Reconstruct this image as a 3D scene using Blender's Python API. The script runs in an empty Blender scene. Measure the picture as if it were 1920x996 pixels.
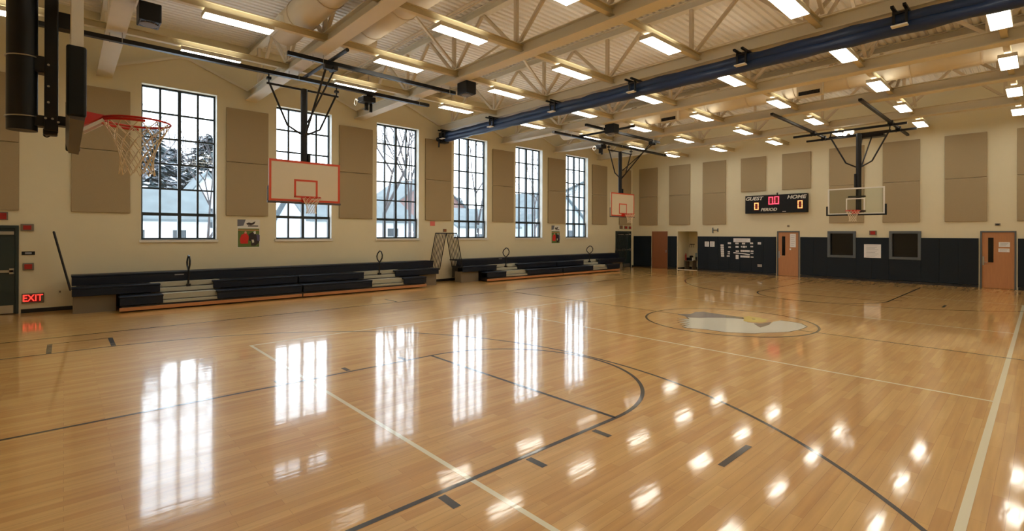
import bpy, bmesh, math, random
from math import sin, cos, pi, radians as R
from mathutils import Vector, Matrix

random.seed(7)
sc = bpy.context.scene
COL = sc.collection

# ------------------------------------------------------------------ camera
cd = bpy.data.cameras.new('camera'); cam = bpy.data.objects.new('camera', cd); COL.objects.link(cam)
cd.sensor_width = 36; cd.lens = 914.9 / 1920 * 36; cd.shift_y = -60.1 / 1920
cd.clip_start = .05; cd.clip_end = 400
cam.matrix_world = Matrix.Translation((0, 0, 2.05)) @ Matrix.Rotation(.8284, 4, 'Z') @ Matrix.Rotation(pi/2, 4, 'X') @ Matrix.Rotation(.0032, 4, 'Z')
sc.camera = cam
# ------------------------------------------------------------------ light, sky, exposure
SKY = 6.0
LAMP = 13.5
DECK_FILL = 7.0  # strength of the fill glow added above each strip light
w = bpy.data.worlds.new('sky'); sc.world = w; w.use_nodes = True
wn = w.node_tree.nodes; wl = w.node_tree.links
bg = wn['Background']
tc = wn.new('ShaderNodeTexCoord'); nz = wn.new('ShaderNodeTexNoise'); nz.inputs['Scale'].default_value = 1.6
cr = wn.new('ShaderNodeValToRGB')
cr.color_ramp.elements[0].position = .3; cr.color_ramp.elements[0].color = (.80, .90, 1, 1)
cr.color_ramp.elements[1].position = .7; cr.color_ramp.elements[1].color = (.90, .955, 1, 1)
wl.new(tc.outputs['Generated'], nz.inputs['Vector']); wl.new(nz.outputs['Fac'], cr.inputs['Fac'])
wl.new(cr.outputs['Color'], bg.inputs['Color']); bg.inputs['Strength'].default_value = SKY
sc.view_settings.view_transform = 'Standard'; sc.view_settings.look = 'None'
sc.view_settings.gamma = 1; sc.view_settings.exposure = 0; sc.view_settings.use_curve_mapping = False
cy = sc.cycles
cy.use_denoising = True; cy.max_bounces = 8; cy.diffuse_bounces = 5; cy.glossy_bounces = 4
cy.transparent_max_bounces = 16; cy.sample_clamp_indirect = 6; cy.caustics_reflective = False; cy.caustics_refractive = False
cy.blur_glossy = .5

# ------------------------------------------------------------------ materials
M = {}
def mat(name, col, rough=.6, metal=0., var=.05, scale=6., bump=0., emit=None, estr=0., coat=0., stretch=None, spec=.5):
    m = bpy.data.materials.new(name); m.use_nodes = True
    nt = m.node_tree; n = nt.nodes; l = nt.links; p = n['Principled BSDF']
    p.inputs['Roughness'].default_value = rough; p.inputs['Metallic'].default_value = metal
    p.inputs['Specular IOR Level'].default_value = spec
    p.inputs['Coat Weight'].default_value = coat; p.inputs['Coat Roughness'].default_value = .08
    t = n.new('ShaderNodeTexCoord'); mp = n.new('ShaderNodeMapping'); nz = n.new('ShaderNodeTexNoise')
    nz.inputs['Scale'].default_value = scale; nz.inputs['Detail'].default_value = 4
    if stretch: mp.inputs['Scale'].default_value = stretch
    l.new(t.outputs['Object'], mp.inputs['Vector']); l.new(mp.outputs['Vector'], nz.inputs['Vector'])
    mx = n.new('ShaderNodeMix'); mx.data_type = 'RGBA'
    a = tuple(max(0, c*(1-var)) for c in col); b = tuple(min(1, c*(1+var)) for c in col)
    mx.inputs[6].default_value = (*a, 1); mx.inputs[7].default_value = (*b, 1)
    l.new(nz.outputs['Fac'], mx.inputs[0]); l.new(mx.outputs[2], p.inputs['Base Color'])
    if bump:
        bp = n.new('ShaderNodeBump'); bp.inputs['Strength'].default_value = bump; bp.inputs['Distance'].default_value = .01
        l.new(nz.outputs['Fac'], bp.inputs['Height']); l.new(bp.outputs['Normal'], p.inputs['Normal'])
    if emit: p.inputs['Emission Color'].default_value = (*emit, 1); p.inputs['Emission Strength'].default_value = estr
    M[name] = m; return m
def S(r, g, b):
    f = lambda c: (c/255/12.92 if c/255 <= .04045 else ((c/255+.055)/1.055)**2.4)
    return (f(r), f(g), f(b))

mat('cream_wall', S(220, 212, 183), .75, var=.02, scale=3)
mat('white_jamb', S(226, 224, 214), .6, var=.02)
mat('tan_fabric', S(166, 150, 120), .95, var=.05, scale=40, bump=.15, spec=.2)
mat('truss_paint', S(222, 214, 194), .6, var=.03, scale=4)
mat('joist_paint', S(212, 198, 160), .6, var=.04, scale=4)
mat('duct_paint', S(214, 202, 178), .6, var=.03, scale=3)
mat('brace_paint', S(206, 192, 168), .6, var=.04, scale=4)
mat('black_steel', S(20, 19, 20), .42, var=.1, spec=.35)
mat('black_vinyl', S(15, 21, 22), .5, var=.1, spec=.3)
mat('black_plastic', S(18, 20, 22), .5, var=.1, spec=.3)
mat('grey_pad', S(78, 74, 76), .55, var=.05)
mat('navy_pad', S(16, 27, 36), .6, var=.08, scale=2, spec=.3)
mat('navy_seat', S(15, 24, 40), .5, var=.08, scale=3, spec=.3)
mat('navy_vinyl', S(18, 46, 86), .42, var=.15, scale=5, stretch=(.6, 6, 6), bump=.5)
mat('base_black', S(22, 20, 20), .5)
mat('dark_frame', S(26, 38, 42), .45, var=.06)
mat('frame_grey', S(86, 94, 98), .5)
mat('door_teal', S(34, 50, 50), .45, var=.05)
mat('door_wood', S(180, 126, 84), .45, var=.14, scale=5, stretch=(6, 6, .5))
mat('door_wood_plain', S(146, 92, 60), .45, var=.1, scale=5, stretch=(6, 6, .5))
mat('steel', S(180, 178, 172), .3, metal=.9)
mat('white_paint', S(226, 224, 216), .5)
mat('white_paper', S(228, 228, 230), .8, var=.02)
mat('print_grey', S(150, 152, 158), .8)
mat('red_paint', S(168, 34, 24), .45)
mat('rim_red', S(196, 30, 18), .4)
mat('orange_paint', S(206, 76, 44), .5)
mat('board_cream', S(214, 203, 178), .5, var=.02)
mat('net_cord', S(226, 212, 186), .9)
mat('bench_wood', S(184, 128, 84), .45, var=.12, scale=5, stretch=(8, .6, 8))
mat('step_grey', S(168, 165, 148), .6, var=.05, stretch=(1, .3, 20))
mat('panel_grey', S(120, 110, 94), .6)
mat('beacon_red', S(160, 30, 24), .4)
mat('dark_glass', S(10, 11, 13), .12, var=.02)
mat('lamp_housing', S(225, 220, 205), .5)
mat('lamp_lens', (.9, .9, .88), .5, emit=(1, .955, .84), estr=LAMP)
mat('fill_glow', (.9, .9, .88), .5, emit=(1, .955, .84), estr=DECK_FILL)
mat('exit_glow', (.5, .02, .02), .5, emit=(1, .06, .04), estr=1.3)
mat('led_red', (.5, .02, .04), .5, emit=(1, .07, .13), estr=2.2)
mat('led_amber', (.5, .2, .05), .5, emit=(1, .45, .14), estr=2.2)
mat('led_back', S(70, 8, 10), .5, emit=(1, .02, .02), estr=.08)
mat('spot_glow', (.9, .9, .9), .5, emit=(1, .95, .85), estr=8)
mat('snow', S(236, 240, 246), .8, var=.03, scale=2)
mat('siding', S(200, 206, 210), .7, var=.03)
mat('siding_grey', S(150, 160, 166), .7, var=.06)
mat('brick', S(120, 96, 92), .8, var=.15, scale=12)
mat('house_glass', S(50, 58, 64), .3)
mat('roof_snow', S(84, 94, 98), .8, var=.5, scale=.8)
mat('evergreen', S(40, 54, 58), .9, var=.4, scale=3)
mat('bark', S(62, 58, 60), .9, var=.2)
mat('poster_sky', S(104, 108, 120), .6); mat('poster_white', S(222, 222, 216), .6)
mat('poster_green', S(96, 118, 56), .6, var=.2, scale=20); mat('poster_red', S(206, 40, 30), .6, var=.15, scale=20)
mat('poster_dark', S(44, 36, 40), .6, var=.6, scale=30); mat('poster_blue', S(84, 82, 120), .6, var=.3, scale=30)
mat('poster_skin', S(206, 160, 140), .6); mat('pink_paper', S(226, 120, 112), .8)
mat('fountain_grey', S(130, 140, 136), .4)

def deck_mat():
    m = bpy.data.materials.new('roof_deck'); m.use_nodes = True; n = m.node_tree.nodes; l = m.node_tree.links
    p = n['Principled BSDF']; p.inputs['Base Color'].default_value = (*S(234, 230, 222), 1); p.inputs['Roughness'].default_value = .65
    M['roof_deck'] = m
deck_mat()

def glossy_coords(n, l):
    t = n.new('ShaderNodeTexCoord'); return t
def floor_bump(n, l, p, t):
    # gentle unevenness of the varnish: long ripples across the boards' ends, tiny in height
    mp = n.new('ShaderNodeMapping'); mp.inputs['Scale'].default_value = (5, 1.1, 1)
    nz = n.new('ShaderNodeTexNoise'); nz.inputs['Scale'].default_value = 1.6; nz.inputs['Detail'].default_value = 2
    l.new(t.outputs['Object'], mp.inputs['Vector']); l.new(mp.outputs['Vector'], nz.inputs['Vector'])
    bp = n.new('ShaderNodeBump'); bp.inputs['Strength'].default_value = .10; bp.inputs['Distance'].default_value = .01
    l.new(nz.outputs['Fac'], bp.inputs['Height'])
    l.new(bp.outputs['Normal'], p.inputs['Coat Normal'])
    p.inputs['Roughness'].default_value = .38; p.inputs['Specular IOR Level'].default_value = .45
    p.inputs['Coat Weight'].default_value = 1; p.inputs['Coat Roughness'].default_value = .075; p.inputs['Coat IOR'].default_value = 1.5
def floor_paint(name, col):
    m = bpy.data.materials.new(name); m.use_nodes = True; n = m.node_tree.nodes; l = m.node_tree.links
    p = n['Principled BSDF']; p.inputs['Base Color'].default_value = (*col, 1)
    floor_bump(n, l, p, n.new('ShaderNodeTexCoord')); M[name] = m
def wood_floor():
    m = bpy.data.materials.new('maple_floor'); m.use_nodes = True; n = m.node_tree.nodes; l = m.node_tree.links
    p = n['Principled BSDF']; t = n.new('ShaderNodeTexCoord')
    mp = n.new('ShaderNodeMapping'); mp.inputs['Rotation'].default_value = (0, 0, pi/2)
    l.new(t.outputs['Object'], mp.inputs['Vector'])
    bk = n.new('ShaderNodeTexBrick'); bk.offset = .37; bk.offset_frequency = 2; bk.squash = 1
    bk.inputs['Scale'].default_value = 1; bk.inputs['Brick Width'].default_value = .9; bk.inputs['Row Height'].default_value = .09
    bk.inputs['Mortar Size'].default_value = .0012; bk.inputs['Bias'].default_value = .0
    bk.inputs['Color1'].default_value = (*S(230, 187, 112), 1); bk.inputs['Color2'].default_value = (*S(215, 164, 88), 1)
    bk.inputs['Mortar'].default_value = (*S(186, 136, 70), 1)
    l.new(mp.outputs['Vector'], bk.inputs['Vector'])
    mg = n.new('ShaderNodeMapping'); mg.inputs['Scale'].default_value = (14, .7, 1)
    ng = n.new('ShaderNodeTexNoise'); ng.inputs['Scale'].default_value = 1.5; ng.inputs['Detail'].default_value = 6
    l.new(t.outputs['Object'], mg.inputs['Vector']); l.new(mg.outputs['Vector'], ng.inputs['Vector'])
    cr = n.new('ShaderNodeValToRGB')
    cr.color_ramp.elements[0].position = .3; cr.color_ramp.elements[0].color = (.86, .80, .72, 1)
    cr.color_ramp.elements[1].position = .68; cr.color_ramp.elements[1].color = (1.08, 1.06, 1.04, 1)
    l.new(ng.outputs['Fac'], cr.inputs['Fac'])
    mx = n.new('ShaderNodeMix'); mx.data_type = 'RGBA'; mx.blend_type = 'MULTIPLY'; mx.inputs[0].default_value = .8
    l.new(bk.outputs['Color'], mx.inputs[6]); l.new(cr.outputs['Color'], mx.inputs[7])
    l.new(mx.outputs[2], p.inputs['Base Color'])
    floor_bump(n, l, p, t); M['maple_floor'] = m
wood_floor()
floor_paint('line_black', S(20, 14, 12)); floor_paint('line_white', S(250, 245, 216))
floor_paint('emblem_white', S(232, 234, 222)); floor_paint('emblem_grey', S(110, 104, 116))
floor_paint('emblem_gold', S(226, 200, 70)); floor_paint('emblem_brown', S(120, 96, 84))
def glass(name, tint=(1, 1, 1), refl=.06):
    m = bpy.data.materials.new(name); m.use_nodes = True; n = m.node_tree.nodes; l = m.node_tree.links
    for x in list(n): n.remove(x)
    o = n.new('ShaderNodeOutputMaterial'); tr = n.new('ShaderNodeBsdfTransparent'); g = n.new('ShaderNodeBsdfGlossy')
    g.inputs['Roughness'].default_value = .02; tr.inputs['Color'].default_value = (*tint, 1)
    lw = n.new('ShaderNodeLayerWeight'); lw.inputs['Blend'].default_value = .5
    pw = n.new('ShaderNodeMath'); pw.operation = 'POWER'; pw.inputs[1].default_value = 5
    ml = n.new('ShaderNodeMath'); ml.operation = 'MULTIPLY_ADD'; ml.inputs[1].default_value = .9; ml.inputs[2].default_value = .035
    l.new(lw.outputs['Facing'], pw.inputs[0]); l.new(pw.outputs[0], ml.inputs[0])
    mx = n.new('ShaderNodeMixShader'); l.new(ml.outputs[0], mx.inputs['Fac'])
    l.new(tr.outputs[0], mx.inputs[1]); l.new(g.outputs[0], mx.inputs[2]); l.new(mx.outputs[0], o.inputs['Surface'])
    M[name] = m
glass('window_glass', (.96, .98, .99)); glass('board_glass', (.9, .93, .92))

# ------------------------------------------------------------------ mesh helpers (built in world metres)
class MB:
    def __init__(s): s.v = []; s.f = []; s.m = []
    def add(s, vs, fs, m=0):
        k = len(s.v); s.v += [tuple(v) for v in vs]; s.f += [tuple(i+k for i in f) for f in fs]; s.m += [m]*len(fs); return s
    def box(s, x0, x1, y0, y1, z0, z1, m=0, bev=0.):
        x0, x1 = sorted((x0, x1)); y0, y1 = sorted((y0, y1)); z0, z1 = sorted((z0, z1))
        if bev <= 0:
            return s.add([(x0,y0,z0),(x1,y0,z0),(x1,y1,z0),(x0,y1,z0),(x0,y0,z1),(x1,y0,z1),(x1,y1,z1),(x0,y1,z1)],
                  [(0,3,2,1),(4,5,6,7),(0,1,5,4),(1,2,6,5),(2,3,7,6),(3,0,4,7)], m)
        bm = bmesh.new(); bmesh.ops.create_cube(bm, size=1)
        for v in bm.verts: v.co = ((x0+x1)/2+v.co.x*(x1-x0), (y0+y1)/2+v.co.y*(y1-y0), (z0+z1)/2+v.co.z*(z1-z0))
        bmesh.ops.bevel(bm, geom=list(bm.edges), offset=bev, segments=2, affect='EDGES', profile=.5)
        bm.verts.ensure_lookup_table(); bm.verts.index_update()
        s.add([v.co[:] for v in bm.verts], [tuple(v.index for v in f.verts) for f in bm.faces], m); bm.free(); return s
    def bar(s, p, q, w, h, m=0, upv=(0, 0, 1)):
        p = Vector(p); q = Vector(q); d = (q-p).normalized(); u = Vector(upv)
        if abs(d.dot(u)) > .99: u = Vector((0, 1, 0))
        a = d.cross(u).normalized()*w/2; b = a.cross(d).normalized()*h/2
        vs = [p-a-b, p+a-b, p+a+b, p-a+b, q-a-b, q+a-b, q+a+b, q-a+b]
        return s.add(vs, [(0,1,2,3),(7,6,5,4),(0,4,5,1),(1,5,6,2),(2,6,7,3),(3,7,4,0)], m)
    def tube(s, p, q, r, n=10, r2=None, m=0, caps=True):
        p = Vector(p); q = Vector(q); d = (q-p).normalized(); r2 = r if r2 is None else r2
        u = Vector((0, 0, 1)) if abs(d.z) < .95 else Vector((1, 0, 0))
        a = d.cross(u).normalized(); b = a.cross(d)
        vs = [p+(a*cos(2*pi*i/n)+b*sin(2*pi*i/n))*r for i in range(n)] + [q+(a*cos(2*pi*i/n)+b*sin(2*pi*i/n))*r2 for i in range(n)]
        fs = [(i, i+n, (i+1) % n+n, (i+1) % n) for i in range(n)]
        if caps: fs += [tuple(range(n)), tuple(range(2*n-1, n-1, -1))]
        return s.add(vs, fs, m)
    def path(s, pts, r, n=8, closed=False, m=0):
        P = [Vector(p) for p in pts]; N = len(P); vs = []; fs = []; prev = None
        for i in range(N):
            d = ((P[(i+1) % N]-P[i-1]) if closed else (P[min(i+1, N-1)]-P[max(i-1, 0)])).normalized()
            u = prev if prev is not None and abs(d.dot(prev)) < .95 else (Vector((0, 0, 1)) if abs(d.z) < .9 else Vector((1, 0, 0)))
            b = (u-d*u.dot(d)).normalized(); prev = b; a = d.cross(b)
            vs += [P[i]+(a*cos(2*pi*k/n)+b*sin(2*pi*k/n))*r for k in range(n)]
        for i in range(N if closed else N-1):
            j = (i+1) % N
            fs += [(i*n+k, j*n+k, j*n+(k+1) % n, i*n+(k+1) % n) for k in range(n)]
        if not closed: fs += [tuple(range(n-1, -1, -1)), tuple((N-1)*n+k for k in range(n))]
        return s.add(vs, fs, m)
    def prism(s, pts, a, b, axis='z', m=0):
        def mk(p, c):
            return {'z': (p[0], p[1], c), 'y': (p[0], c, p[1]), 'x': (c, p[0], p[1])}[axis]
        n = len(pts); vs = [mk(p, a) for p in pts]+[mk(p, b) for p in pts]
        return s.add(vs, [tuple(range(n)), tuple(range(2*n-1, n-1, -1))]+[(i, i+n, (i+1) % n+n, (i+1) % n) for i in range(n)], m)
    def build(s, name, mats, parent=None, smooth=False, origin=None):
        me = bpy.data.meshes.new(name); o = bpy.data.objects.new(name, me)
        off = Vector((0, 0, 0))
        if parent is not None: off = world_loc(parent)
        elif origin: off = Vector(origin)
        me.from_pydata([tuple(Vector(v)-off) for v in s.v], [], s.f)
        for mm in (mats if isinstance(mats, (list, tuple)) else [mats]): me.materials.append(M[mm])
        me.polygons.foreach_set('material_index', s.m)
        bm = bmesh.new(); bm.from_mesh(me); bmesh.ops.recalc_face_normals(bm, faces=bm.faces); bm.to_mesh(me); bm.free()
        if smooth:
            me.polygons.foreach_set('use_smooth', [True]*len(me.polygons))
            try: me.set_sharp_from_angle(angle=R(40))
            except Exception: pass
        COL.objects.link(o)
        if parent is not None: o.parent = parent
        elif origin: o.location = origin
        return o
def world_loc(o):
    v = Vector(o.location)
    while o.parent is not None: o = o.parent; v += Vector(o.location)
    return v
def tag(o, label, cat, group=None, kind=None):
    o['label'] = label; o['category'] = cat
    if group: o['group'] = group
    if kind: o['kind'] = kind
    return o
def thing(name, loc, label, cat, group=None):
    o = bpy.data.objects.new(name, None); COL.objects.link(o); o.location = loc; o.empty_display_size = .1
    return tag(o, label, cat, group)
def struct(o): o['kind'] = 'structure'; return o
def dup(o, loc, label, parent=None):
    c = o.copy(); COL.objects.link(c); c.parent = parent
    if parent is None: c.location = loc; c['label'] = label
    for ch in o.children: dup(ch, None, None, c)
    return c
def text(name, s, size, mname, parent, x, y, z, shear=0., ext=.004, rotz=0., bold=.0, sx=1.):
    cu = bpy.data.curves.new('t', 'FONT'); cu.body = s; cu.size = size; cu.extrude = ext; cu.shear = shear; cu.offset = bold
    cu.align_x = 'CENTER'; cu.align_y = 'CENTER'
    ob = bpy.data.objects.new('t', cu); COL.objects.link(ob)
    dg = bpy.context.evaluated_depsgraph_get(); me = bpy.data.meshes.new_from_object(ob.evaluated_get(dg))
    bpy.data.objects.remove(ob); bpy.data.curves.remove(cu)
    me.transform(Matrix.Translation(Vector((x, y, z))-world_loc(parent)) @ Matrix.Rotation(rotz, 4, 'Z') @ Matrix.Rotation(pi/2, 4, 'X') @ Matrix.Diagonal((sx, 1, 1, 1)))
    me.materials.clear(); me.materials.append(M[mname])
    for p in me.polygons: p.material_index = 0
    o = bpy.data.objects.new(name, me); COL.objects.link(o); o.parent = parent; return o
ORD = ['first', 'second', 'third', 'fourth', 'fifth', 'sixth', 'seventh', 'eighth', 'ninth']

# ------------------------------------------------------------------ dimensions
XW, YB, XR, YF, ZC = -17.4, 26.2, 3.6, -3.0, 8.0      # window wall, back wall, right wall, near wall, roof deck
WIN = [(1.60, 3.50), (5.22, 7.12), (8.86, 10.76), (12.50, 14.40), (16.18, 18.08), (19.88, 21.78)]
WZ0, WZ1 = 1.83, 6.32

# ------------------------------------------------------------------ floor with its painted lines and emblem
f = MB()
f.box(XW-.3, XR+.3, YF-.3, YB+1.6, -.2, 0, 0)
def rect(x0, x1, y0, y1, z, m):
    f.add([(x0, y0, z), (x1, y0, z), (x1, y1, z), (x0, y1, z)], [(0, 1, 2, 3)], m)
def lx(x, y0, y1, z, m, wd=.05): rect(x-wd/2, x+wd/2, y0, y1, z, m)
def ly(y, x0, x1, z, m, wd=.05): rect(x0, x1, y-wd/2, y+wd/2, z, m)
def arc(cx, cy_, r, a0, a1, z, m, wd=.05, n=96):
    for i in range(n):
        a = a0+(a1-a0)*i/n; b = a0+(a1-a0)*(i+1)/n
        f.add([(cx+(r-wd/2)*cos(a), cy_+(r-wd/2)*sin(a), z), (cx+(r+wd/2)*cos(a), cy_+(r+wd/2)*sin(a), z),
               (cx+(r+wd/2)*cos(b), cy_+(r+wd/2)*sin(b), z), (cx+(r-wd/2)*cos(b), cy_+(r-wd/2)*sin(b), z)], [(0, 1, 2, 3)], m)
zk, zw = .0015, .0008
for x in (-9.72, -.39): lx(x, 2.47, 20.65, zw, 2, .06 if x > -1 else .05)
for y in (2.50, 8.43, 14.57, 20.62): ly(y, -9.70, -.41, zw, 2)
ly(11.58, -12.95, 2.8, zk, 1, .045)
for x in (-12.95, 2.8): lx(x, -1.26, 24.42, zk, 1)
for y in (-1.26, 24.42): ly(y, -12.95, 2.8, zk, 1)
for s_ in (1, -1):
    Yf = lambda y: y if s_ == 1 else 23.16-y
    for x in (-6.93, -3.22):
        a, b = sorted((Yf(-1.24), Yf(4.53))); lx(x, a, b, zk, 1)
    ly(Yf(4.53), -6.93, -3.22, zk, 1)
    arc(-5.075, Yf(4.53), 1.855, 0 if s_ > 0 else pi, pi if s_ > 0 else 2*pi, zk, 1)
    arc(-5.15, Yf(.30), 6.15, 0 if s_ > 0 else pi, pi if s_ > 0 else 2*pi, zk, 1, .045, 160)
    for x in (-11.30, 1.0):
        a, b = sorted((Yf(-1.24), Yf(.30))); lx(x, a, b, zk, 1)
    for y in (2.17, 3.12, 4.07):
        ly(Yf(y), -3.17, -2.96, zk, 1, .07); ly(Yf(y), -7.19, -6.98, zk, 1, .07)
    a, b = sorted((Yf(4.28), Yf(4.89))); lx(-1.925, a, b, zk, 1, .06)
arc(-5.07, 11.58, 1.85, 0, 2*pi, zk+.0006, 1)
for y in (-.19, .66): ly(y, -12.23, -11.32, zk+.0003, 1, .07)
lx(-12.23, -.2, .67, zk+.0004, 1, .03)
ly(7.31, -13.77, -13.04, zk, 1, .06)
def poly(pts, z, m): f.add([(x, y, z) for x, y in pts], [tuple(range(len(pts)))], m)
EW = [(-5.91,11.27),(-5.66,11.42),(-5.56,11.61),(-5.35,11.82),(-5.08,12.02),(-4.9,12.06),(-4.75,11.9),(-4.65,11.7),(-4.5,11.73),(-4.34,11.75),(-4.2,11.77),(-4.28,12.22),(-4.23,12.54),(-4.05,12.54),(-3.89,12.51),(-3.76,12.46),(-3.55,12.13),(-3.55,11.64),(-3.62,11.22),(-3.75,10.99),(-3.95,10.69),(-4.03,10.51),(-4.16,10.41),(-4.5,10.19),(-4.65,10.19),(-4.87,10.17),(-5.11,10.08),(-5.27,10.03),(-5.4,10.1),(-5.34,10.25),(-5.55,10.29),(-5.42,10.45),(-5.72,10.5),(-5.54,10.69),(-5.86,10.7),(-5.66,10.9),(-5.98,10.95),(-5.76,11.1)]
EG = [(-6.32,11.52),(-6.18,11.72),(-6.12,11.85),(-6.18,12.2),(-6.08,12.41),(-5.85,12.38),(-5.56,12.36),(-5.19,12.32),(-4.95,12.30),(-4.95,12.1),(-5.08,12.03),(-5.35,11.82),(-5.56,11.61),(-5.66,11.42),(-5.91,11.27),(-6.05,11.40)]
poly([(x+(x+5)*.02-.01, y+(y-11.3)*.03) for x, y in EW], zk+.0004, 1)
poly(EW, zk+.0010, 3); poly(EG, zk+.0008, 4)
poly([(-5.01,12.35),(-4.99,12.63),(-4.84,12.58),(-4.68,12.59),(-4.62,12.49),(-4.48,12.54),(-4.48,12.32),(-4.38,12.17),(-4.42,11.96),(-4.54,11.84),(-4.7,11.76),(-4.8,11.83),(-4.86,12.05)], zk+.0014, 5)
poly([(-4.50,11.66),(-4.36,11.82),(-4.30,12.20),(-4.19,11.73),(-4.20,11.25),(-4.32,11.4)], zk+.0016, 6)
poly([(-5.42,12.27),(-5.22,12.33),(-4.98,12.33),(-4.90,12.10),(-5.13,12.10),(-5.3,12.02)], zk+.0013, 1)
poly([(-4.78,12.28),(-4.72,12.33),(-4.68,12.25),(-4.73,12.2)], zk+.0018, 1)
struct(f.build('floor', ['maple_floor', 'line_black', 'line_white', 'emblem_white', 'emblem_grey', 'emblem_gold', 'emblem_brown']))

# ------------------------------------------------------------------ walls
def wall_x(name, x0, x1, ya, yb, holes, zt=ZC+.1):       # wall in the plane x, openings (y0,y1,z0,z1)
    b = MB(); ys = sorted({ya, yb, *[h[0] for h in holes], *[h[1] for h in holes]})
    for a, c in zip(ys, ys[1:]):
        zz = [(0, zt)]
        for h in holes:
            if h[0] <= a+1e-6 and h[1] >= c-1e-6:
                zz = [q for q in ((0, h[2]), (h[3], zt)) if q[1]-q[0] > .001]
        for z0, z1 in zz: b.box(x0, x1, a, c, z0, z1)
    return struct(b.build(name, 'cream_wall'))
def wall_y(name, y0, y1, xa, xb, holes, zt=ZC+.1):
    b = MB(); xs = sorted({xa, xb, *[h[0] for h in holes], *[h[1] for h in holes]})
    for a, c in zip(xs, xs[1:]):
        zz = [(0, zt)]
        for h in holes:
            if h[0] <= a+1e-6 and h[1] >= c-1e-6:
                zz = [q for q in ((0, h[2]), (h[3], zt)) if q[1]-q[0] > .001]
        for z0, z1 in zz: b.box(a, c, y0, y1, z0, z1)
    return struct(b.build(name, 'cream_wall'))
DL = (-2.75, -.84, 0, 2.21); DC = (24.40, 26.02, 0, 2.21)      # doors in the window wall
wall_x('wall_left', XW-.32, XW, YF-.3, YB+.3, [(a, b, WZ0, WZ1) for a, b in WIN]+[DL, DC])
DB1 = (-16.02, -14.99, 0, 2.20); AL = (-14.35, -13.15, 0, 2.20); DB2 = (-8.99, -7.98, 0, 2.21); DB3 = (-1.67, -.69, 0, 2.20)
BW1 = (-6.80, -5.70, 1.0, 2.20); BW2 = (-4.50, -3.44, 1.0, 2.20)
wall_y('wall_back', YB, YB+.3, XW, XR, [DB1, AL, DB2, DB3, BW1, BW2])
struct(MB().box(XR, XR+.3, YF-.3, YB+.3, 0, ZC+.1).build('wall_right', 'cream_wall'))
struct(MB().box(XW, XR, YF-.3, YF, 0, ZC+.1).build('wall_near', 'cream_wall'))
# roof deck: corrugated steel, flutes running along the room
c = MB(); pts = []; x = XW-.3; P = .19
while x < XR+.3:
    pts += [(x, ZC), (x+.10, ZC), (x+.125, ZC+.045), (x+P-.025, ZC+.045)]; x += P
n = len(pts)
vs = [(px, YF-.3, pz) for px, pz in pts]+[(px, YB+.3, pz) for px, pz in pts]+[(px, YF-.3, ZC+.2) for px, pz in pts]+[(px, YB+.3, ZC+.2) for px, pz in pts]
c.add(vs, [(i, i+1, n+i+1, n+i) for i in range(n-1)]+[(2*n+i, 3*n+i, 3*n+i+1, 2*n+i+1) for i in range(n-1)])
struct(c.build('ceiling', 'roof_deck'))
# baseboards
b = MB(); yy = [-.84]+[24.40]
b.box(XW, XW+.015, -.80, 24.38, 0, .10)
struct(b.build('baseboard_left', 'base_black'))
b = MB()
for a, c_ in ((XW+.02, -16.07), (-14.94, -14.40), (-13.10, -9.04), (-7.93, -1.72), (-.64, XR)): b.box(a, c_, YB-.09, YB, 0, .09)
struct(b.build('baseboard_back', 'base_black'))

# ------------------------------------------------------------------ tall windows
ZR = [1.83, 2.58, 3.34, 4.08, 4.83, 5.57, 6.32]
for k, (a, b_) in enumerate(WIN):
    xf = XW-.26
    root = MB().box(xf-.04, xf+.05, a, a+.06, WZ0, WZ1).box(xf-.04, xf+.05, b_-.06, b_, WZ0, WZ1) \
        .box(xf-.04, xf+.05, a+.06, b_-.06, WZ1-.05, WZ1).box(xf-.04, xf+.05, a+.06, b_-.06, WZ0, WZ0+.06) \
        .build(f'window_{k+1}', 'dark_frame', origin=(xf, (a+b_)/2, WZ0))
    struct(root)
    mu = MB()
    for j in (1, 2, 3):
        y = a+(b_-a)*j/4; hw = .042 if j == 2 else .027
        mu.box(xf-.05 if j == 2 else xf-.03, xf+.06 if j == 2 else xf+.04, y-hw, y+hw, WZ0+.06, WZ1-.05)
    for j in range(2, 6): mu.box(xf-.02, xf+.035, a+.06, b_-.06, ZR[j]-.026, ZR[j]+.026)
    mu.build('muntin_grid', 'dark_frame', root)
    sash = MB().box(xf, xf+.10, a+.001, b_-.001, 2.54, 2.63).box(xf+.05, xf+.10, a+.001, b_-.001, WZ0, WZ0+.06) \
        .box(xf+.05, xf+.10, a+.001, a+.07, WZ0+.06, 2.54).box(xf+.05, xf+.10, b_-.07, b_-.001, WZ0+.06, 2.54).box(xf+.04, xf+.09, (a+b_)/2-.045, (a+b_)/2+.045, WZ0+.06, 2.54)
    sash.build('vent_sash', 'dark_frame', root)
    MB().box(xf-.006, xf, a+.05, b_-.05, WZ0+.05, WZ1-.04).build('window_glass', 'window_glass', root)
    MB().box(XW-.15, XW+.05, a-.0, b_+.0, WZ0-.0, WZ0+.012).box(XW+.0, XW+.05, a-.03, b_+.03, WZ0-.07, WZ0+.012).build('window_sill', 'white_paint', root)
    MB().box(XW-.31, XW+.003, b_-.014, b_-.001, WZ0+.012, WZ1).box(XW-.31, XW+.003, a+.001, a+.014, WZ0+.012, WZ1).build('jamb_liner', 'white_jamb', root)

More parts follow.
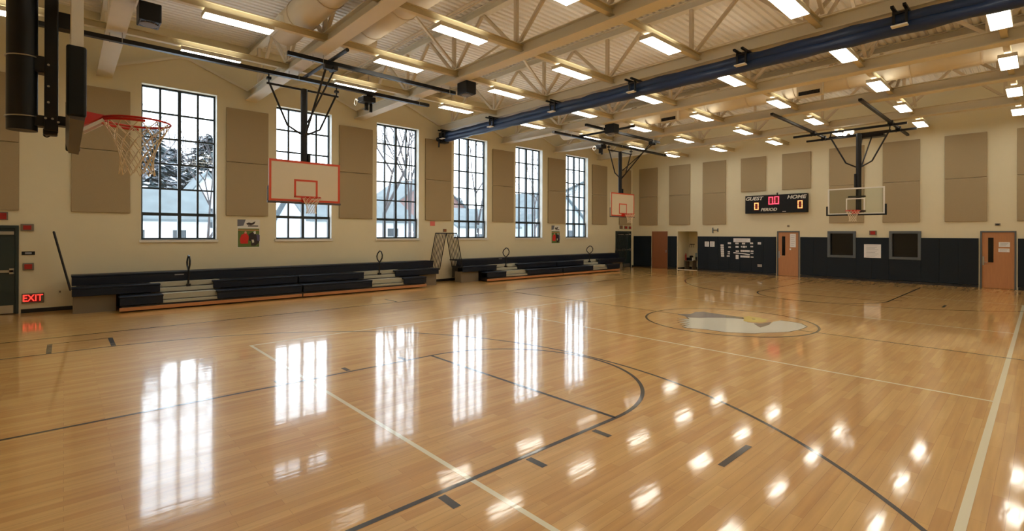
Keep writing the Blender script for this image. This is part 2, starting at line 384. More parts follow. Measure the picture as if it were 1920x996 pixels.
# ------------------------------------------------------------------ acoustic panels
def apanel(x0, x1, y0, y1, z0, z1, label, grp):
    o = MB().box(x0, x1, y0, y1, z0, z1, bev=.012).build('acoustic_panel', 'tan_fabric', origin=((x0+x1)/2, (y0+y1)/2, z0))
    return tag(o, label, 'acoustic panel', grp)
LP = [(-2.1, -.84, 'above the teal double door at left'), (.13, 1.36, 'beside the first tall window from the left'), (3.74, 4.97, 'between the first and second tall windows'),
      (7.38, 8.68, 'between the second and third tall windows'), (11.04, 12.35, 'between the third and fourth tall windows'),
      (14.70, 16.03, 'between the fourth and fifth tall windows'), (18.46, 19.77, 'between the fifth and sixth tall windows'),
      (22.13, 23.50, 'just right of the sixth tall window'), (24.75, 25.95, 'above the teal door in the far corner')]
for a, b_, wh in LP:
    apanel(XW, XW+.06, a, b_, 2.59, 4.28, 'lower tan fabric acoustic panel '+wh, 'acoustic panels on the window wall')
    apanel(XW, XW+.06, a, b_, 4.295, 5.99, 'upper tan fabric acoustic panel '+wh, 'acoustic panels on the window wall')
BP = [(-16.90, -15.65, 1, 'nearest the corner on the scoreboard wall'), (-14.87, -13.58, 1, 'above the open alcove'), (-12.83, -11.55, 1, 'left of the scoreboard above the posted papers'),
      (-10.75, -9.52, 0, 'above the left half of the scoreboard'), (-8.76, -7.50, 0, 'above the right half of the scoreboard'),
      (-6.74, -5.40, 1, 'behind the glass backboard'), (-4.73, -3.48, 1, 'above the right hand dark office window'), (-2.71, -1.48, 1, 'left of and above the right hand wooden door'), (-.68, .6, 1, 'at the far right edge of the scoreboard wall')]
for a, b_, full, wh in BP:
    if full:
        apanel(a, b_, YB-.06, YB, 2.58, 4.28, 'lower tan fabric acoustic panel '+wh, 'acoustic panels on the scoreboard wall')
        apanel(a, b_, YB-.06, YB, 4.295, 6.03, 'upper tan fabric acoustic panel '+wh, 'acoustic panels on the scoreboard wall')
    else: apanel(a, b_, YB-.06, YB, 4.26, 6.01, 'short tan fabric acoustic panel '+wh, 'acoustic panels on the scoreboard wall')

# ------------------------------------------------------------------ roof trusses, joists, braces
TY = [-2.86, .80, 4.45, 8.12, 11.80, 15.40, 19.05, 22.70]
NX = [-16.5, -13.85, -11.30, -8.72, -6.10, -3.48, -.86, 1.76]
names = ['running over the near end behind the side mast basket', 'nearest the camera, above the black mast basket', 'above the left orange framed backboard', 'third before the blue divider curtain, near the ceiling speaker', 'carrying the rolled navy divider curtain', 'first beyond the navy divider curtain', 'second beyond the navy divider curtain', 'nearest the scoreboard wall']
names[3] = 'just in front of the navy divider curtain'
for i, y in enumerate(TY):
    t = thing('roof_truss', ((XW+XR)/2, y, 6.3), 'cream painted steel roof truss '+names[i], 'roof truss', 'roof trusses across the hall')
    MB().box(XW, XR, y-.17, y+.17, 6.30, 6.33).box(XW, XR, y-.012, y+.012, 6.33, 6.60).box(XW, XR, y-.11, y+.11, 6.60, 6.62).build('bottom_chord', 'truss_paint', t)
    MB().box(XW, XR, y-.10, y+.10, 7.97, 7.995).box(XW, XR, y-.012, y+.012, 7.80, 7.97).box(XW, XR, y-.10, y+.10, 7.78, 7.80).build('top_chord', 'truss_paint', t)
    for j, x in enumerate(NX):
        MB().box(x-.045, x+.045, y-.045, y+.045, 6.62, 7.78).build('web_post', 'brace_paint', t)
        if j < len(NX)-1:
            xm = (x+NX[j+1])/2
            for xa, xb in ((x+.05, xm-.04), (NX[j+1]-.05, xm+.04)):
                MB().bar((xa, y, 6.62), (xb, y, 7.78), .075, .075).build('web_diagonal', 'brace_paint', t)
JR = [-13.72, -11.12, -8.5, -5.88, -3.23, -.6, 2.05]
jn = ['nearest the window wall', 'second out from the window wall', 'third out from the window wall', 'fourth out from the window wall', 'fourth in from the right wall side', 'running near the right sideline', 'nearest the right hand wall']
jn[4] = 'fifth out from the window wall'
for j, x in enumerate(JR):
    t = thing('ceiling_joist', (x, (YF+YB)/2, 6.42), 'long yellowish cream joist carrying strip lights, '+jn[j], 'joist', 'lengthwise joists carrying the lights')
    MB().box(x-.06, x+.06, YF, YB, 6.43, 6.445).box(x-.06, x+.06, YF, YB, 6.565, 6.58).box(x-.01, x+.01, YF, YB, 6.445, 6.565).build('joist_beam', 'joist_paint', t)
    for i in range(len(TY)-1):
        y0, y1 = TY[i], TY[i+1]; ym = (y0+y1)/2
        for hf, (ya, yb) in enumerate(((y0+.15, ym-.06), (y1-.15, ym+.06))):
            if j not in (1, 4) or (i, hf) in ((1, 1), (5, 1)) or ((i, hf) == (2, 0) and x < -7): continue
            MB().bar((x+.1, ya, 6.66), (x+.1, yb, 7.93), .07, .05).build('diagonal_brace', 'brace_paint', t)
# bracing on the window wall
for i in range(len(TY)-1):
    if TY[i] < 0: continue
    y0, y1 = TY[i], TY[i+1]; ym = (y0+y1)/2
    t = MB().bar((XW+.05, y0+.1, 6.62), (XW+.05, ym-.03, 7.28), .07, .07).bar((XW+.05, y1-.1, 6.62), (XW+.05, ym+.03, 7.28), .07, .07).box(XW, XW+.08, ym-.12, ym+.12, 7.22, 7.42)
    o = t.build('wall_brace', 'truss_paint', origin=(XW+.05, ym, 6.62))
    tag(o, 'cream inverted V steel brace on the wall above the %s tall window' % ORD[min(i-1, 5)], 'brace', 'braces above the tall windows')

# ------------------------------------------------------------------ strip lights
LY = [-1.05, 2.62, 6.28, 9.96, 13.62, 17.25, 20.88, 24.35]
bayn = ['nearest the camera end', 'in front of the first tall window', 'in front of the second tall window', 'in front of the third tall window', 'in front of the fourth tall window', 'in front of the fifth tall window', 'in front of the sixth tall window', 'nearest the scoreboard wall']
proto = None
for j, x in enumerate(JR):
    for i, y in enumerate(LY):
        if i == 0 and j > 1: continue
        lab = 'white fluorescent strip light, %s row out from the windows, %s' % (ORD[j], bayn[i])
        if i >= 1 and i <= 6: lab = 'white strip light, %s row out from the windows, level with the %s tall window' % (ORD[j], ORD[i-1])
        if proto is None:
            proto = thing('strip_light', (x, y, 6.30), lab, 'ceiling light', 'fluorescent strip lights on the ceiling')
            h = MB().box(x-.17, x+.17, y-.63, y+.63, 6.385, 6.40).box(x-.17, x-.158, y-.63, y+.63, 6.31, 6.385).box(x+.158, x+.17, y-.63, y+.63, 6.31, 6.385).box(x-.158, x+.158, y-.63, y-.618, 6.31, 6.385).box(x-.158, x+.158, y+.618, y+.63, 6.31, 6.385)
            h.build('lamp_housing', 'lamp_housing', proto)
            MB().box(x-.157, x+.157, y-.617, y+.617, 6.305, 6.318).build('lamp_lens', 'lamp_lens', proto)
            MB().box(x-.15, x+.15, y-.6, y+.6, 6.402, 6.406).build('deck_fill_glow', 'fill_glow', proto)  # glowing sheet added on top of the housing to brighten the roof deck
            MB().tube((x, y-.45, 6.40), (x, y-.45, 6.43), .012, 6).tube((x, y+.45, 6.40), (x, y+.45, 6.43), .012, 6).build('hanger', 'steel', proto)
        else: dup(proto, (x, y, 6.30), lab)

# ------------------------------------------------------------------ ducts
def duct(pts, r, label, rings=True, name='air_duct'):
    t = thing(name, pts[0], label, 'air duct')
    MB().path(pts, r, 20).build('duct_pipe', 'duct_paint', t, smooth=True)
    if rings:
        g = MB(); p0 = Vector(pts[0]); p1 = Vector(pts[-1]); L = (p1-p0).length; k = 1.2
        while k < L-.2:
            d = (p1-p0).normalized(); q = p0+d*k; g.tube(q-d*.02, q+d*.02, r+.018, 20); k += 1.5
        g.build('duct_flange', 'brace_paint', t, smooth=True)
    return t
d1 = duct([(-12.6, 3.98, 6.99), (XR-.02, 3.98, 6.99)], .345, 'large cream round air duct above the left orange framed backboard')
for xx in (-12.1, -9.4): MB().box(xx-.45, xx+.45, 3.55, 3.68, 6.78, 6.98, bev=.01).build('supply_grille', 'white_paint', d1)
d2 = duct([(-12.4, 5.55, 7.25), (-9.8, 5.55, 7.25), (-7.4, 5.55, 7.25)], .42, 'short cream air duct with elbow, one bay beyond the left backboard', True)
MB().path([(-12.4, 5.55, 7.25), (-12.75, 5.7, 7.3), (-12.9, 6.0, 7.45), (-12.9, 6.35, 7.6)], .36, 18).build('duct_elbow', 'duct_paint', d2, smooth=True)
d3 = duct([(-15.8, 17.95, 6.98), (XR-.02, 17.95, 6.98)], .38, 'large cream round air duct beyond the navy divider curtain')
for xx in (-9.95, -5.05, .2):
    g = MB().box(xx-.36, xx+.36, 17.42, 17.60, 6.45, 6.85)
    g.build('supply_grille', 'duct_paint', d3)
    g = MB().box(xx-.30, xx+.30, 17.412, 17.42, 6.50, 6.62)
    for q in range(6): g.box(xx-.3+q*.1, xx-.27+q*.1, 17.40, 17.412, 6.50, 6.62)
    g.build('grille_slots', 'base_black', d3)

# conduit pipes under the deck
for k, (y, z) in enumerate(((7.35, 7.72), (10.9, 7.72), (14.5, 7.72))):
    o = MB().tube((XW, y, z), (XR, y, z), .03, 8).tube((XW, y+.12, z), (XR, y+.12, z), .022, 8).build('conduit_pipe', 'brace_paint', smooth=True)
    tag(o, 'pair of thin cream pipes under the roof deck, %s' % ['near the short elbow duct', 'just before the divider curtain', 'just beyond the divider curtain'][k], 'pipe', 'pipes under the roof deck')

# ------------------------------------------------------------------ navy divider curtain rolled under its truss
yc = 11.72
t = thing('divider_curtain', (-6.9, yc, 5.86), 'rolled up navy blue divider curtain hung under a roof truss across the hall', 'curtain')
random.seed(3)
def roll(r, cz, yoff, name):
    m_ = MB(); N = 20; K = 70; vs = []; fs = []
    for i in range(K+1):
        x = -16.85+(XR-.1+16.85)*i/K; jit = .012*sin(i*1.7)+random.uniform(-.006, .006)
        for q in range(N):
            a = 2*pi*q/N; rr = r+jit*(1+.5*sin(a*3+i*.8))
            vs.append((x, yc+yoff+rr*cos(a), cz+rr*.95*sin(a)))
    for i in range(K): fs += [(i*N+q, (i+1)*N+q, (i+1)*N+(q+1) % N, i*N+(q+1) % N) for q in range(N)]
    fs += [tuple(range(N)), tuple(K*N+q for q in range(N))]
    m_.add(vs, fs); return m_.build(name, 'navy_vinyl', t, smooth=True)
roll(.12, 6.12, -.04, 'curtain_roll'); roll(.135, 5.975, -.02, 'curtain_roll')
for xx in (-16.75, -13.68, -10.65, -7.68, -4.74, -1.84, 1.1):
    h = MB().box(xx-.10, xx-.05, yc-.42, yc+.26, 6.255, 6.298).box(xx+.08, xx+.13, yc-.42, yc+.26, 6.255, 6.298)
    h.box(xx-.10, xx-.06, yc-.24, yc-.20, 5.98, 6.255).box(xx+.09, xx+.13, yc-.24, yc-.20, 5.98, 6.255).box(xx-.10, xx+.13, yc-.25, yc-.19, 6.18, 6.22).box(xx-.10, xx+.13, yc-.26, yc-.19, 5.96, 5.99)
    hh = h.build('hoist_bracket', 'black_steel', t)
    MB().box(xx-.11, xx+.14, yc-.34, yc-.20, 5.93, 5.958, bev=.008).build('hoist_pulley_plate', 'white_paint', hh)
g = MB().box(-17.1, -16.8, yc-.22, yc+.12, 5.80, 6.25, bev=.03).tube((-17.05, yc-.28, 5.95), (-16.85, yc-.28, 5.95), .09, 12).tube((-17.0, yc-.26, 5.62), (-17.0, yc-.26, 5.9), .035, 8).box(XW, -17.1, yc-.1, yc+.1, 6.0, 6.1)
g.build('winch_motor', 'black_steel', t)

# ------------------------------------------------------------------ basketball goals
def net(cx, cy_, z, parent, r0=.225, h=.42, rt=.004, name='net'):
    m_ = MB(); n_ = 12; L = 7
    rad = [r0*1.0, r0*.86, r0*.73, r0*.62, r0*.54, r0*.50, r0*.50, r0*.55]
    for i in range(n_):
        for sgn in (1, -1):
            P_ = []
            for k in range(L+1):
                a = 2*pi*(i+sgn*k*.5)/n_
                P_.append((cx+rad[k]*cos(a), cy_+rad[k]*sin(a), z-h*k/L-(0.006*(k % 2))))
            m_.path(P_, rt, 5)
    return m_.build(name, 'net_cord', parent, smooth=True)
def ring(cx, cy_, z, parent, fx, fy, rt=.0085):
    # rim hoop plus its mounting plate; (fx,fy) points from the board out to the hoop
    m_ = MB().path([(cx+.2286*cos(2*pi*i/36), cy_+.2286*sin(2*pi*i/36), z) for i in range(36)], rt, 8, True)
    rim = m_.build('rim', 'rim_red', parent, smooth=True)
    a0_ = math.atan2(-fy, -fx)
    MB().path([(cx+.236*cos(a0_-1.7+3.4*i/24), cy_+.236*sin(a0_-1.7+3.4*i/24), z-.022) for i in range(25)], .011, 8).build('rim_brace', 'rim_red', parent, smooth=True)
    px, py = -fy, fx
    bx, by = cx-fx*.375, cy_-fy*.375
    def P_(a, b_, dz): return (bx+fx*a+px*b_, by+fy*a+py*b_, z+dz)
    m_ = MB()
    m_.add([P_(.0, -.12, .035), P_(.0, .12, .035), P_(.0, .12, -.12), P_(.0, -.12, -.12), P_(.02, -.12, .035), P_(.02, .12, .035), P_(.02, .12, -.12), P_(.02, -.12, -.12)],
           [(0,1,2,3),(7,6,5,4),(0,4,5,1),(1,5,6,2),(2,6,7,3),(3,7,4,0)])
    m_.add([P_(.02, -.11, .02), P_(.02, .11, .02), P_(.17, .07, .012), P_(.17, -.07, .012), P_(.02, -.11, -.10), P_(.02, .11, -.10), P_(.15, .05, -.02), P_(.15, -.05, -.02)],
           [(0,1,2,3),(7,6,5,4),(0,4,5,1),(1,5,6,2),(2,6,7,3),(3,7,4,0)])
    m_.build('rim_bracket', 'rim_red', parent)
    return rim
def backboard_frame(b): pass

# --- A: glass board nearest the camera, seen edge on, hung on a black mast
tA = thing('basketball_goal', (-5.1, -.2, 2.8), 'near glass backboard seen edge on with black mast, red rim and white net', 'basketball hoop')
y0 = .03
MB().box(-5.97, -4.23, y0+.028, y0+.038, 2.84, 3.80).build('glass_board', 'board_glass', tA)
MB().box(-6.01, -5.96, y0, y0+.06, 2.84, 3.85).box(-4.24, -4.19, y0, y0+.06, 2.84, 3.85).box(-5.96, -4.24, y0, y0+.06, 3.80, 3.85).box(-5.96, -4.24, y0, y0+.06, 2.81, 2.85).build('board_frame', 'white_paint', tA)
for xe in (-6.035, -4.215): MB().box(xe-.025, xe+.035, y0-.025, y0+.075, 2.79, 3.245, bev=.015).build('side_padding', 'black_vinyl', tA)
pd = MB(); pd.prism([(y0-.025, 2.86), (y0-.005, 2.775), (y0+.065, 2.765), (y0+.075, 2.86)], -6.03, -4.19, 'x'); pd.build('bottom_padding', 'grey_pad', tA)
ring(-5.1, .445, 2.965, tA, 0, 1)
net(-5.1, .445, 2.955, tA)
MB().bar((-5.0, .095, 2.835), (-5.0, .225, 2.935), .02, .022).bar((-5.2, .095, 2.835), (-5.2, .225, 2.935), .02, .022).bar((-5.2, .10, 2.84), (-5.0, .10, 2.84), .02, .02).build('glare_strip', 'white_paint', tA)  # added white bars stand for the glare on the bracket's lit lower edge
MB().tube((-5.1, -.232, 2.80), (-5.1, -.232, 6.22), .085, 24).build('mast', 'black_steel', tA, smooth=True)
st = MB()
for z in (3.34, 2.90): st.path([(-5.1+.089*cos(2*pi*i/24), -.232+.089*sin(2*pi*i/24), z+.006*sin(2*pi*i/24)) for i in range(24)], .005, 6, True)
st.build('strap', 'steel', tA, smooth=True)
ch = MB().box(-5.16, -5.04, -.113, -.036, 2.81, 3.86, bev=.008).box(-5.14, -5.06, -.12, -.04, 2.78, 2.83, bev=.01)
ch.box(-5.15, -5.05, -.165, -.10, 2.84, 2.92).box(-5.15, -5.05, -.165, -.10, 3.24, 3.36).box(-5.15, -5.05, -.06, y0-.0, 2.86, 2.93).box(-5.15, -5.05, -.06, y0-.0, 3.60, 3.72)
ch.path([(-5.1+.0, -.10+.016*cos(2*pi*i/16), 2.785+.016*sin(2*pi*i/16)) for i in range(16)], .005, 6, True)
ch.build('height_adjuster', 'black_steel', tA)
bo = MB()
for yy_, z in ((-.105, 2.90), (-.067, 2.90), (-.09, 3.02), (-.09, 3.14), (-.09, 3.3), (-.035, 2.88)): bo.tube((-5.045, yy_, z), (-5.03, yy_, z), .008, 10)
bo.build('bolt', 'steel', tA)
MB().box(-6.4, -3.8, -.31, -.20, 6.18, 6.29).bar((-5.1, -.255, 4.6), (-6.3, -.255, 6.18), .05, .05).bar((-5.1, -.255, 4.6), (-3.9, -.255, 6.18), .05, .05).box(-6.4, -6.3, -2.86, .8, 6.2, 6.298).box(-3.9, -3.8, -2.86, .8, 6.2, 6.298).build('hanging_frame', 'black_steel', tA)

# --- B and C: rectangular wooden boards with an orange border facing across the hall
def side_goal(Yc, label, drop, y_r2a, y_r2b, y_r1a, y_r1b, ycross):
    t = thing('basketball_goal', (-13.3, Yc, 2.8), label, 'basketball hoop')
    xb = -13.2; w2 = .915; z0, z1 = 2.865, 3.93
    MB().box(xb-.035, xb, Yc-w2, Yc+w2, z0, z1, bev=.004).build('backboard', 'board_cream', t)
    q = MB(); e = .055; X0, X1 = xb+.001, xb+.005
    q.box(X0, X1, Yc-w2, Yc+w2, z1-e, z1).box(X0, X1, Yc-w2, Yc+w2, z0, z0+e).box(X0, X1, Yc-w2, Yc-w2+e, z0+e, z1-e).box(X0, X1, Yc+w2-e, Yc+w2, z0+e, z1-e)
    q.build('border_stripe', 'orange_paint', t)
    q = MB(); a = .305; zb, zt = 2.99, 3.45; e = .05
    q.box(X0, X1, Yc-a, Yc+a, zt-e, zt).box(X0, X1, Yc-a, Yc+a, zb-.02, zb+e-.02).box(X0, X1, Yc-a, Yc-a+e, zb, zt-e).box(X0, X1, Yc+a-e, Yc+a, zb, zt-e)
    q.build('target_square', 'orange_paint', t)
    MB().box(xb-.07, xb+.012, Yc-w2-.03, Yc+w2+.03, z0-.055, z0-.002, bev=.012).box(xb-.06, xb-.036, Yc-w2-.025, Yc-w2+.02, z0, z0+.38).box(xb-.06, xb-.036, Yc+w2-.02, Yc+w2+.025, z0, z0+.38).build('bottom_padding', 'grey_pad', t)
    ring(xb+.38, Yc, 2.965, t, 1, 0)
    net(xb+.38, Yc, 2.955, t, h=.40)
    xm = xb-.16
    MB().tube((xm, Yc, 2.9), (xm, Yc, 5.88), .085, 20).build('mast', 'black_steel', t, smooth=True)
    for z_ in (3.05, 3.65): MB().box(xm, xb-.036, Yc-.25, Yc+.25, z_, z_+.07).build('board_mount', 'black_steel', t)
    MB().box(xm-.06, xm+.09, Yc+.08, Yc+.15, 3.6, 4.15, bev=.02).build('height_adjuster', 'black_steel', t)
    MB().tube((xm, Yc-.93, 5.86), (xm, Yc+.93, 5.86), .028, 10).build('hinge_bar', 'black_steel', t, smooth=True)
    MB().path([(xm, Yc-.86, 5.86), (xm, Yc-.42, 4.86), (xm, Yc-.09, 4.68)], .026, 8).path([(xm, Yc+.86, 5.86), (xm, Yc+.42, 4.86), (xm, Yc+.09, 4.68)], .026, 8).build('side_strut', 'black_steel', t, smooth=True)
    for s_ in (-.06, .16):
        MB().tube((xm+.08, Yc+.02+s_*.3, 4.62 if s_ < 0 else 5.0), (-11.70, Yc+s_, 6.08), .028 if s_ < 0 else .022, 8).build('fold_brace', 'black_steel', t, smooth=True)
    MB().box(-13.42, -13.30, y_r1a, y_r1b, 6.10, 6.19).build('support_rail', 'black_steel', t)
    MB().box(-11.75, -11.66, y_r2a, y_r2b, 6.12, 6.21).build('support_rail', 'black_steel', t)
    MB().tube((-10.75, ycross, 6.23), (-13.5, ycross, 6.23), .045, 10).build('cross_pipe', 'black_steel', t, smooth=True)
    h = MB()
    for dy in (-.88, .88): h.tube((xm, Yc+dy, 5.86), (xm, Yc+dy, 6.10), .02, 6).box(xm-.05, xm+.05, Yc+dy-.05, Yc+dy+.05, 5.96, 6.02)
    h.build('hanger', 'black_steel', t)
    MB().box(-11.80, -11.62, Yc-.12, Yc+.2, 6.0, 6.12, bev=.02).tube((-11.84, Yc+.1, 6.02), (-11.56, Yc+.1, 6.02), .045, 12).build('brace_pivot', 'black_steel', t)
    k = MB()
    for yy_ in TY:
        if y_r1a < yy_ < y_r1b: k.tube((-13.44, yy_-.1, 6.09), (-13.44, yy_-.1, 6.30), .008, 6).tube((-13.28, yy_+.1, 6.09), (-13.28, yy_+.1, 6.30), .008, 6)
        if y_r2a < yy_ < y_r2b: k.tube((-11.77, yy_-.1, 6.09), (-11.77, yy_-.1, 6.30), .008, 6).tube((-11.64, yy_+.1, 6.09), (-11.64, yy_+.1, 6.30), .008, 6)
    k.build('rod_clamp', 'steel', t)
    return t
side_goal(4.71, 'cream backboard with orange border hanging in front of the second tall window', 0, 3.75, 8.45, -.6, 8.6, 4.75)
side_goal(19.09, 'smaller far cream backboard with orange border beside the sixth tall window', 0, 14.5, 19.7, 14.5, 23.15, 16.3)

# --- D: glass board facing down the hall in front of the scoreboard wall
t = thing('basketball_goal', (-4.9, 22.45, 2.8), 'far glass backboard with black padding in front of the scoreboard wall', 'basketball hoop')
Yd = 22.4; xc = -4.9
MB().box(xc-.87, xc+.87, Yd, Yd+.012, 2.86, 3.80).build('glass_board', 'board_glass', t)
MB().box(xc-.915, xc-.865, Yd-.01, Yd+.03, 2.84, 3.85).box(xc+.865, xc+.915, Yd-.01, Yd+.03, 2.84, 3.85).box(xc-.865, xc+.865, Yd-.01, Yd+.03, 3.80, 3.85).box(xc-.865, xc+.865, Yd-.01, Yd+.03, 2.84, 2.88).build('board_frame', 'white_paint', t)
MB().box(xc-.95, xc+.95, Yd-.03, Yd+.05, 2.785, 2.838, bev=.012).box(xc-.97, xc-.917, Yd-.03, Yd+.05, 2.785, 3.16, bev=.012).box(xc+.917, xc+.97, Yd-.03, Yd+.05, 2.785, 3.20, bev=.012).build('board_padding', 'black_vinyl', t)
q = MB(); a = .305
q.box(xc-a, xc+a, Yd-.006, Yd-.001, 3.41, 3.45).box(xc-a, xc-a+.04, Yd-.006, Yd-.001, 2.98, 3.41).box(xc+a-.04, xc+a, Yd-.006, Yd-.001, 2.98, 3.41)
q.build('target_square', 'white_paint', t)
ring(xc, Yd-.38, 2.965, t, 0, -1); net(xc, Yd-.38, 2.955, t, h=.40)
MB().tube((xc+.07, Yd+.16, 2.9), (xc+.07, Yd+.16, 5.95), .09, 20).build('mast', 'black_steel', t, smooth=True)
for z_ in (3.48, 2.92): MB().box(xc-.25, xc+.3, Yd+.03, Yd+.16, z_, z_+.06).build('board_mount', 'black_steel', t)
MB().box(xc-.06, xc+.02, Yd+.05, Yd+.2, 3.87, 4.4, bev=.02).build('height_adjuster', 'black_steel', t)
ym = Yd+.16; xm = xc+.07
MB().tube((xm-1.0, ym, 5.93), (xm+1.0, ym, 5.93), .028, 8).build('hinge_bar', 'black_steel', t, smooth=True)
MB().path([(xm-.95, ym, 5.93), (xm-.42, ym, 4.85), (xm-.09, ym, 4.66)], .028, 8).path([(xm+.95, ym, 5.93), (xm+.42, ym, 4.85), (xm+.09, ym, 4.66)], .028, 8).build('side_strut', 'black_steel', t, smooth=True)
for s_ in (-.2, .14): MB().tube((xm+s_*.4, ym+.05, 4.62), (xm+s_, 24.05, 6.08), .026, 8).build('fold_brace', 'black_steel', t, smooth=True)
for xr, ya in ((-6.42, 18.15), (-3.87, 18.2)): MB().box(xr-.045, xr+.045, ya, 26.12 if xr > -5 else 24.3, 6.205, 6.285).build('support_rail', 'black_steel', t)
for yr, xa, xb in ((22.66, -7.15, -3.38), (24.1, -7.08, -3.3)): MB().box(xa, xb, yr-.04, yr+.04, 6.10, 6.18).build('cross_rail', 'black_steel', t)
for xr in (-6.42, -3.87):
    for yr in (22.66, 24.1): MB().box(xr-.07, xr+.07, yr-.07, yr+.07, 6.178, 6.206).box(xr-.08, xr-.06, yr-.08, yr+.08, 6.09, 6.29).box(xr+.06, xr+.08, yr-.08, yr+.08, 6.09, 6.29).build('rail_clamp', 'black_steel', t)
for dx in (-.95, .95): MB().tube((xm+dx, ym, 5.93), (xm+dx, 22.64, 6.10), .02, 6).build('hanger', 'black_steel', t)
MB().box(-5.2, -4.3, 23.9, 24.3, 5.98, 6.10, bev=.02).build('winch_box', 'black_steel', t)
tt = thing('emergency_light', (-5.15, 22.5, 6.0), 'small twin head spot light shining above the far glass backboard', 'emergency light')
MB().box(-5.32, -4.98, 22.54, 22.62, 6.0, 6.10).build('light_body', 'white_paint', tt)
MB().tube((-5.26, 22.54, 6.02), (-5.26, 22.44, 5.98), .06, 14, .075).build('spot_head', 'spot_glow', tt, smooth=True)
MB().tube((-5.04, 22.54, 6.02), (-5.04, 22.44, 5.98), .05, 14, .062).build('spot_head', 'spot_glow', tt, smooth=True)

# ------------------------------------------------------------------ ceiling speakers and rail winches
for x, y, lab in ((-11.35, 1.16, 'black box loudspeaker hanging from the nearest truss at top left'), (-11.0, 8.34, 'black box loudspeaker at the end of the left goal support rail'), (-11.35, 15.66, 'black box loudspeaker hanging beyond the navy divider curtain')):
    t = thing('ceiling_speaker', (x, y, 5.95), lab, 'loudspeaker', 'black box loudspeakers on the trusses')
    MB().box(x-.22, x+.22, y-.17, y+.17, 5.95, 6.29, bev=.015).build('speaker_box', 'black_plastic', t)
    g = MB().tube((x, y, 5.952), (x, y, 5.935), .14, 20)
    for q in range(5): g.box(x-.19, x+.19, y-.14+q*.07-.004, y-.14+q*.07+.004, 5.937, 5.945)
    g.build('speaker_grille', 'panel_grey', t)
for x, y, lab in ((-13.66, 6.62, 'small black winch with white wheel on the rail near the second window'), (-13.66, 17.95, 'small black winch on the far side goal rail near the fifth window')):
    t = thing('goal_winch', (x, y, 5.75), lab, 'winch')
    MB().box(x-.15, x+.22, y-.2, y+.2, 5.92, 6.08, bev=.02).box(x+.16, x+.24, y-.1, y+.1, 6.08, 6.12).build('winch_body', 'black_steel', t)
    MB().tube((x-.02, y+.02, 5.72), (x-.02, y+.02, 5.92), .06, 12).tube((x-.02, y+.16, 5.68), (x-.02, y+.16, 5.92), .045, 12).build('winch_motor', 'black_steel', t, smooth=True)
    MB().path([(x-.1+.09*cos(2*pi*i/20), y-.28, 5.92+.09*sin(2*pi*i/20)) for i in range(20)], .012, 6, True).tube((x-.1, y-.2, 5.98), (x-.1, y-.3, 5.98), .01, 6).build('hand_wheel', 'white_paint', t, smooth=True)

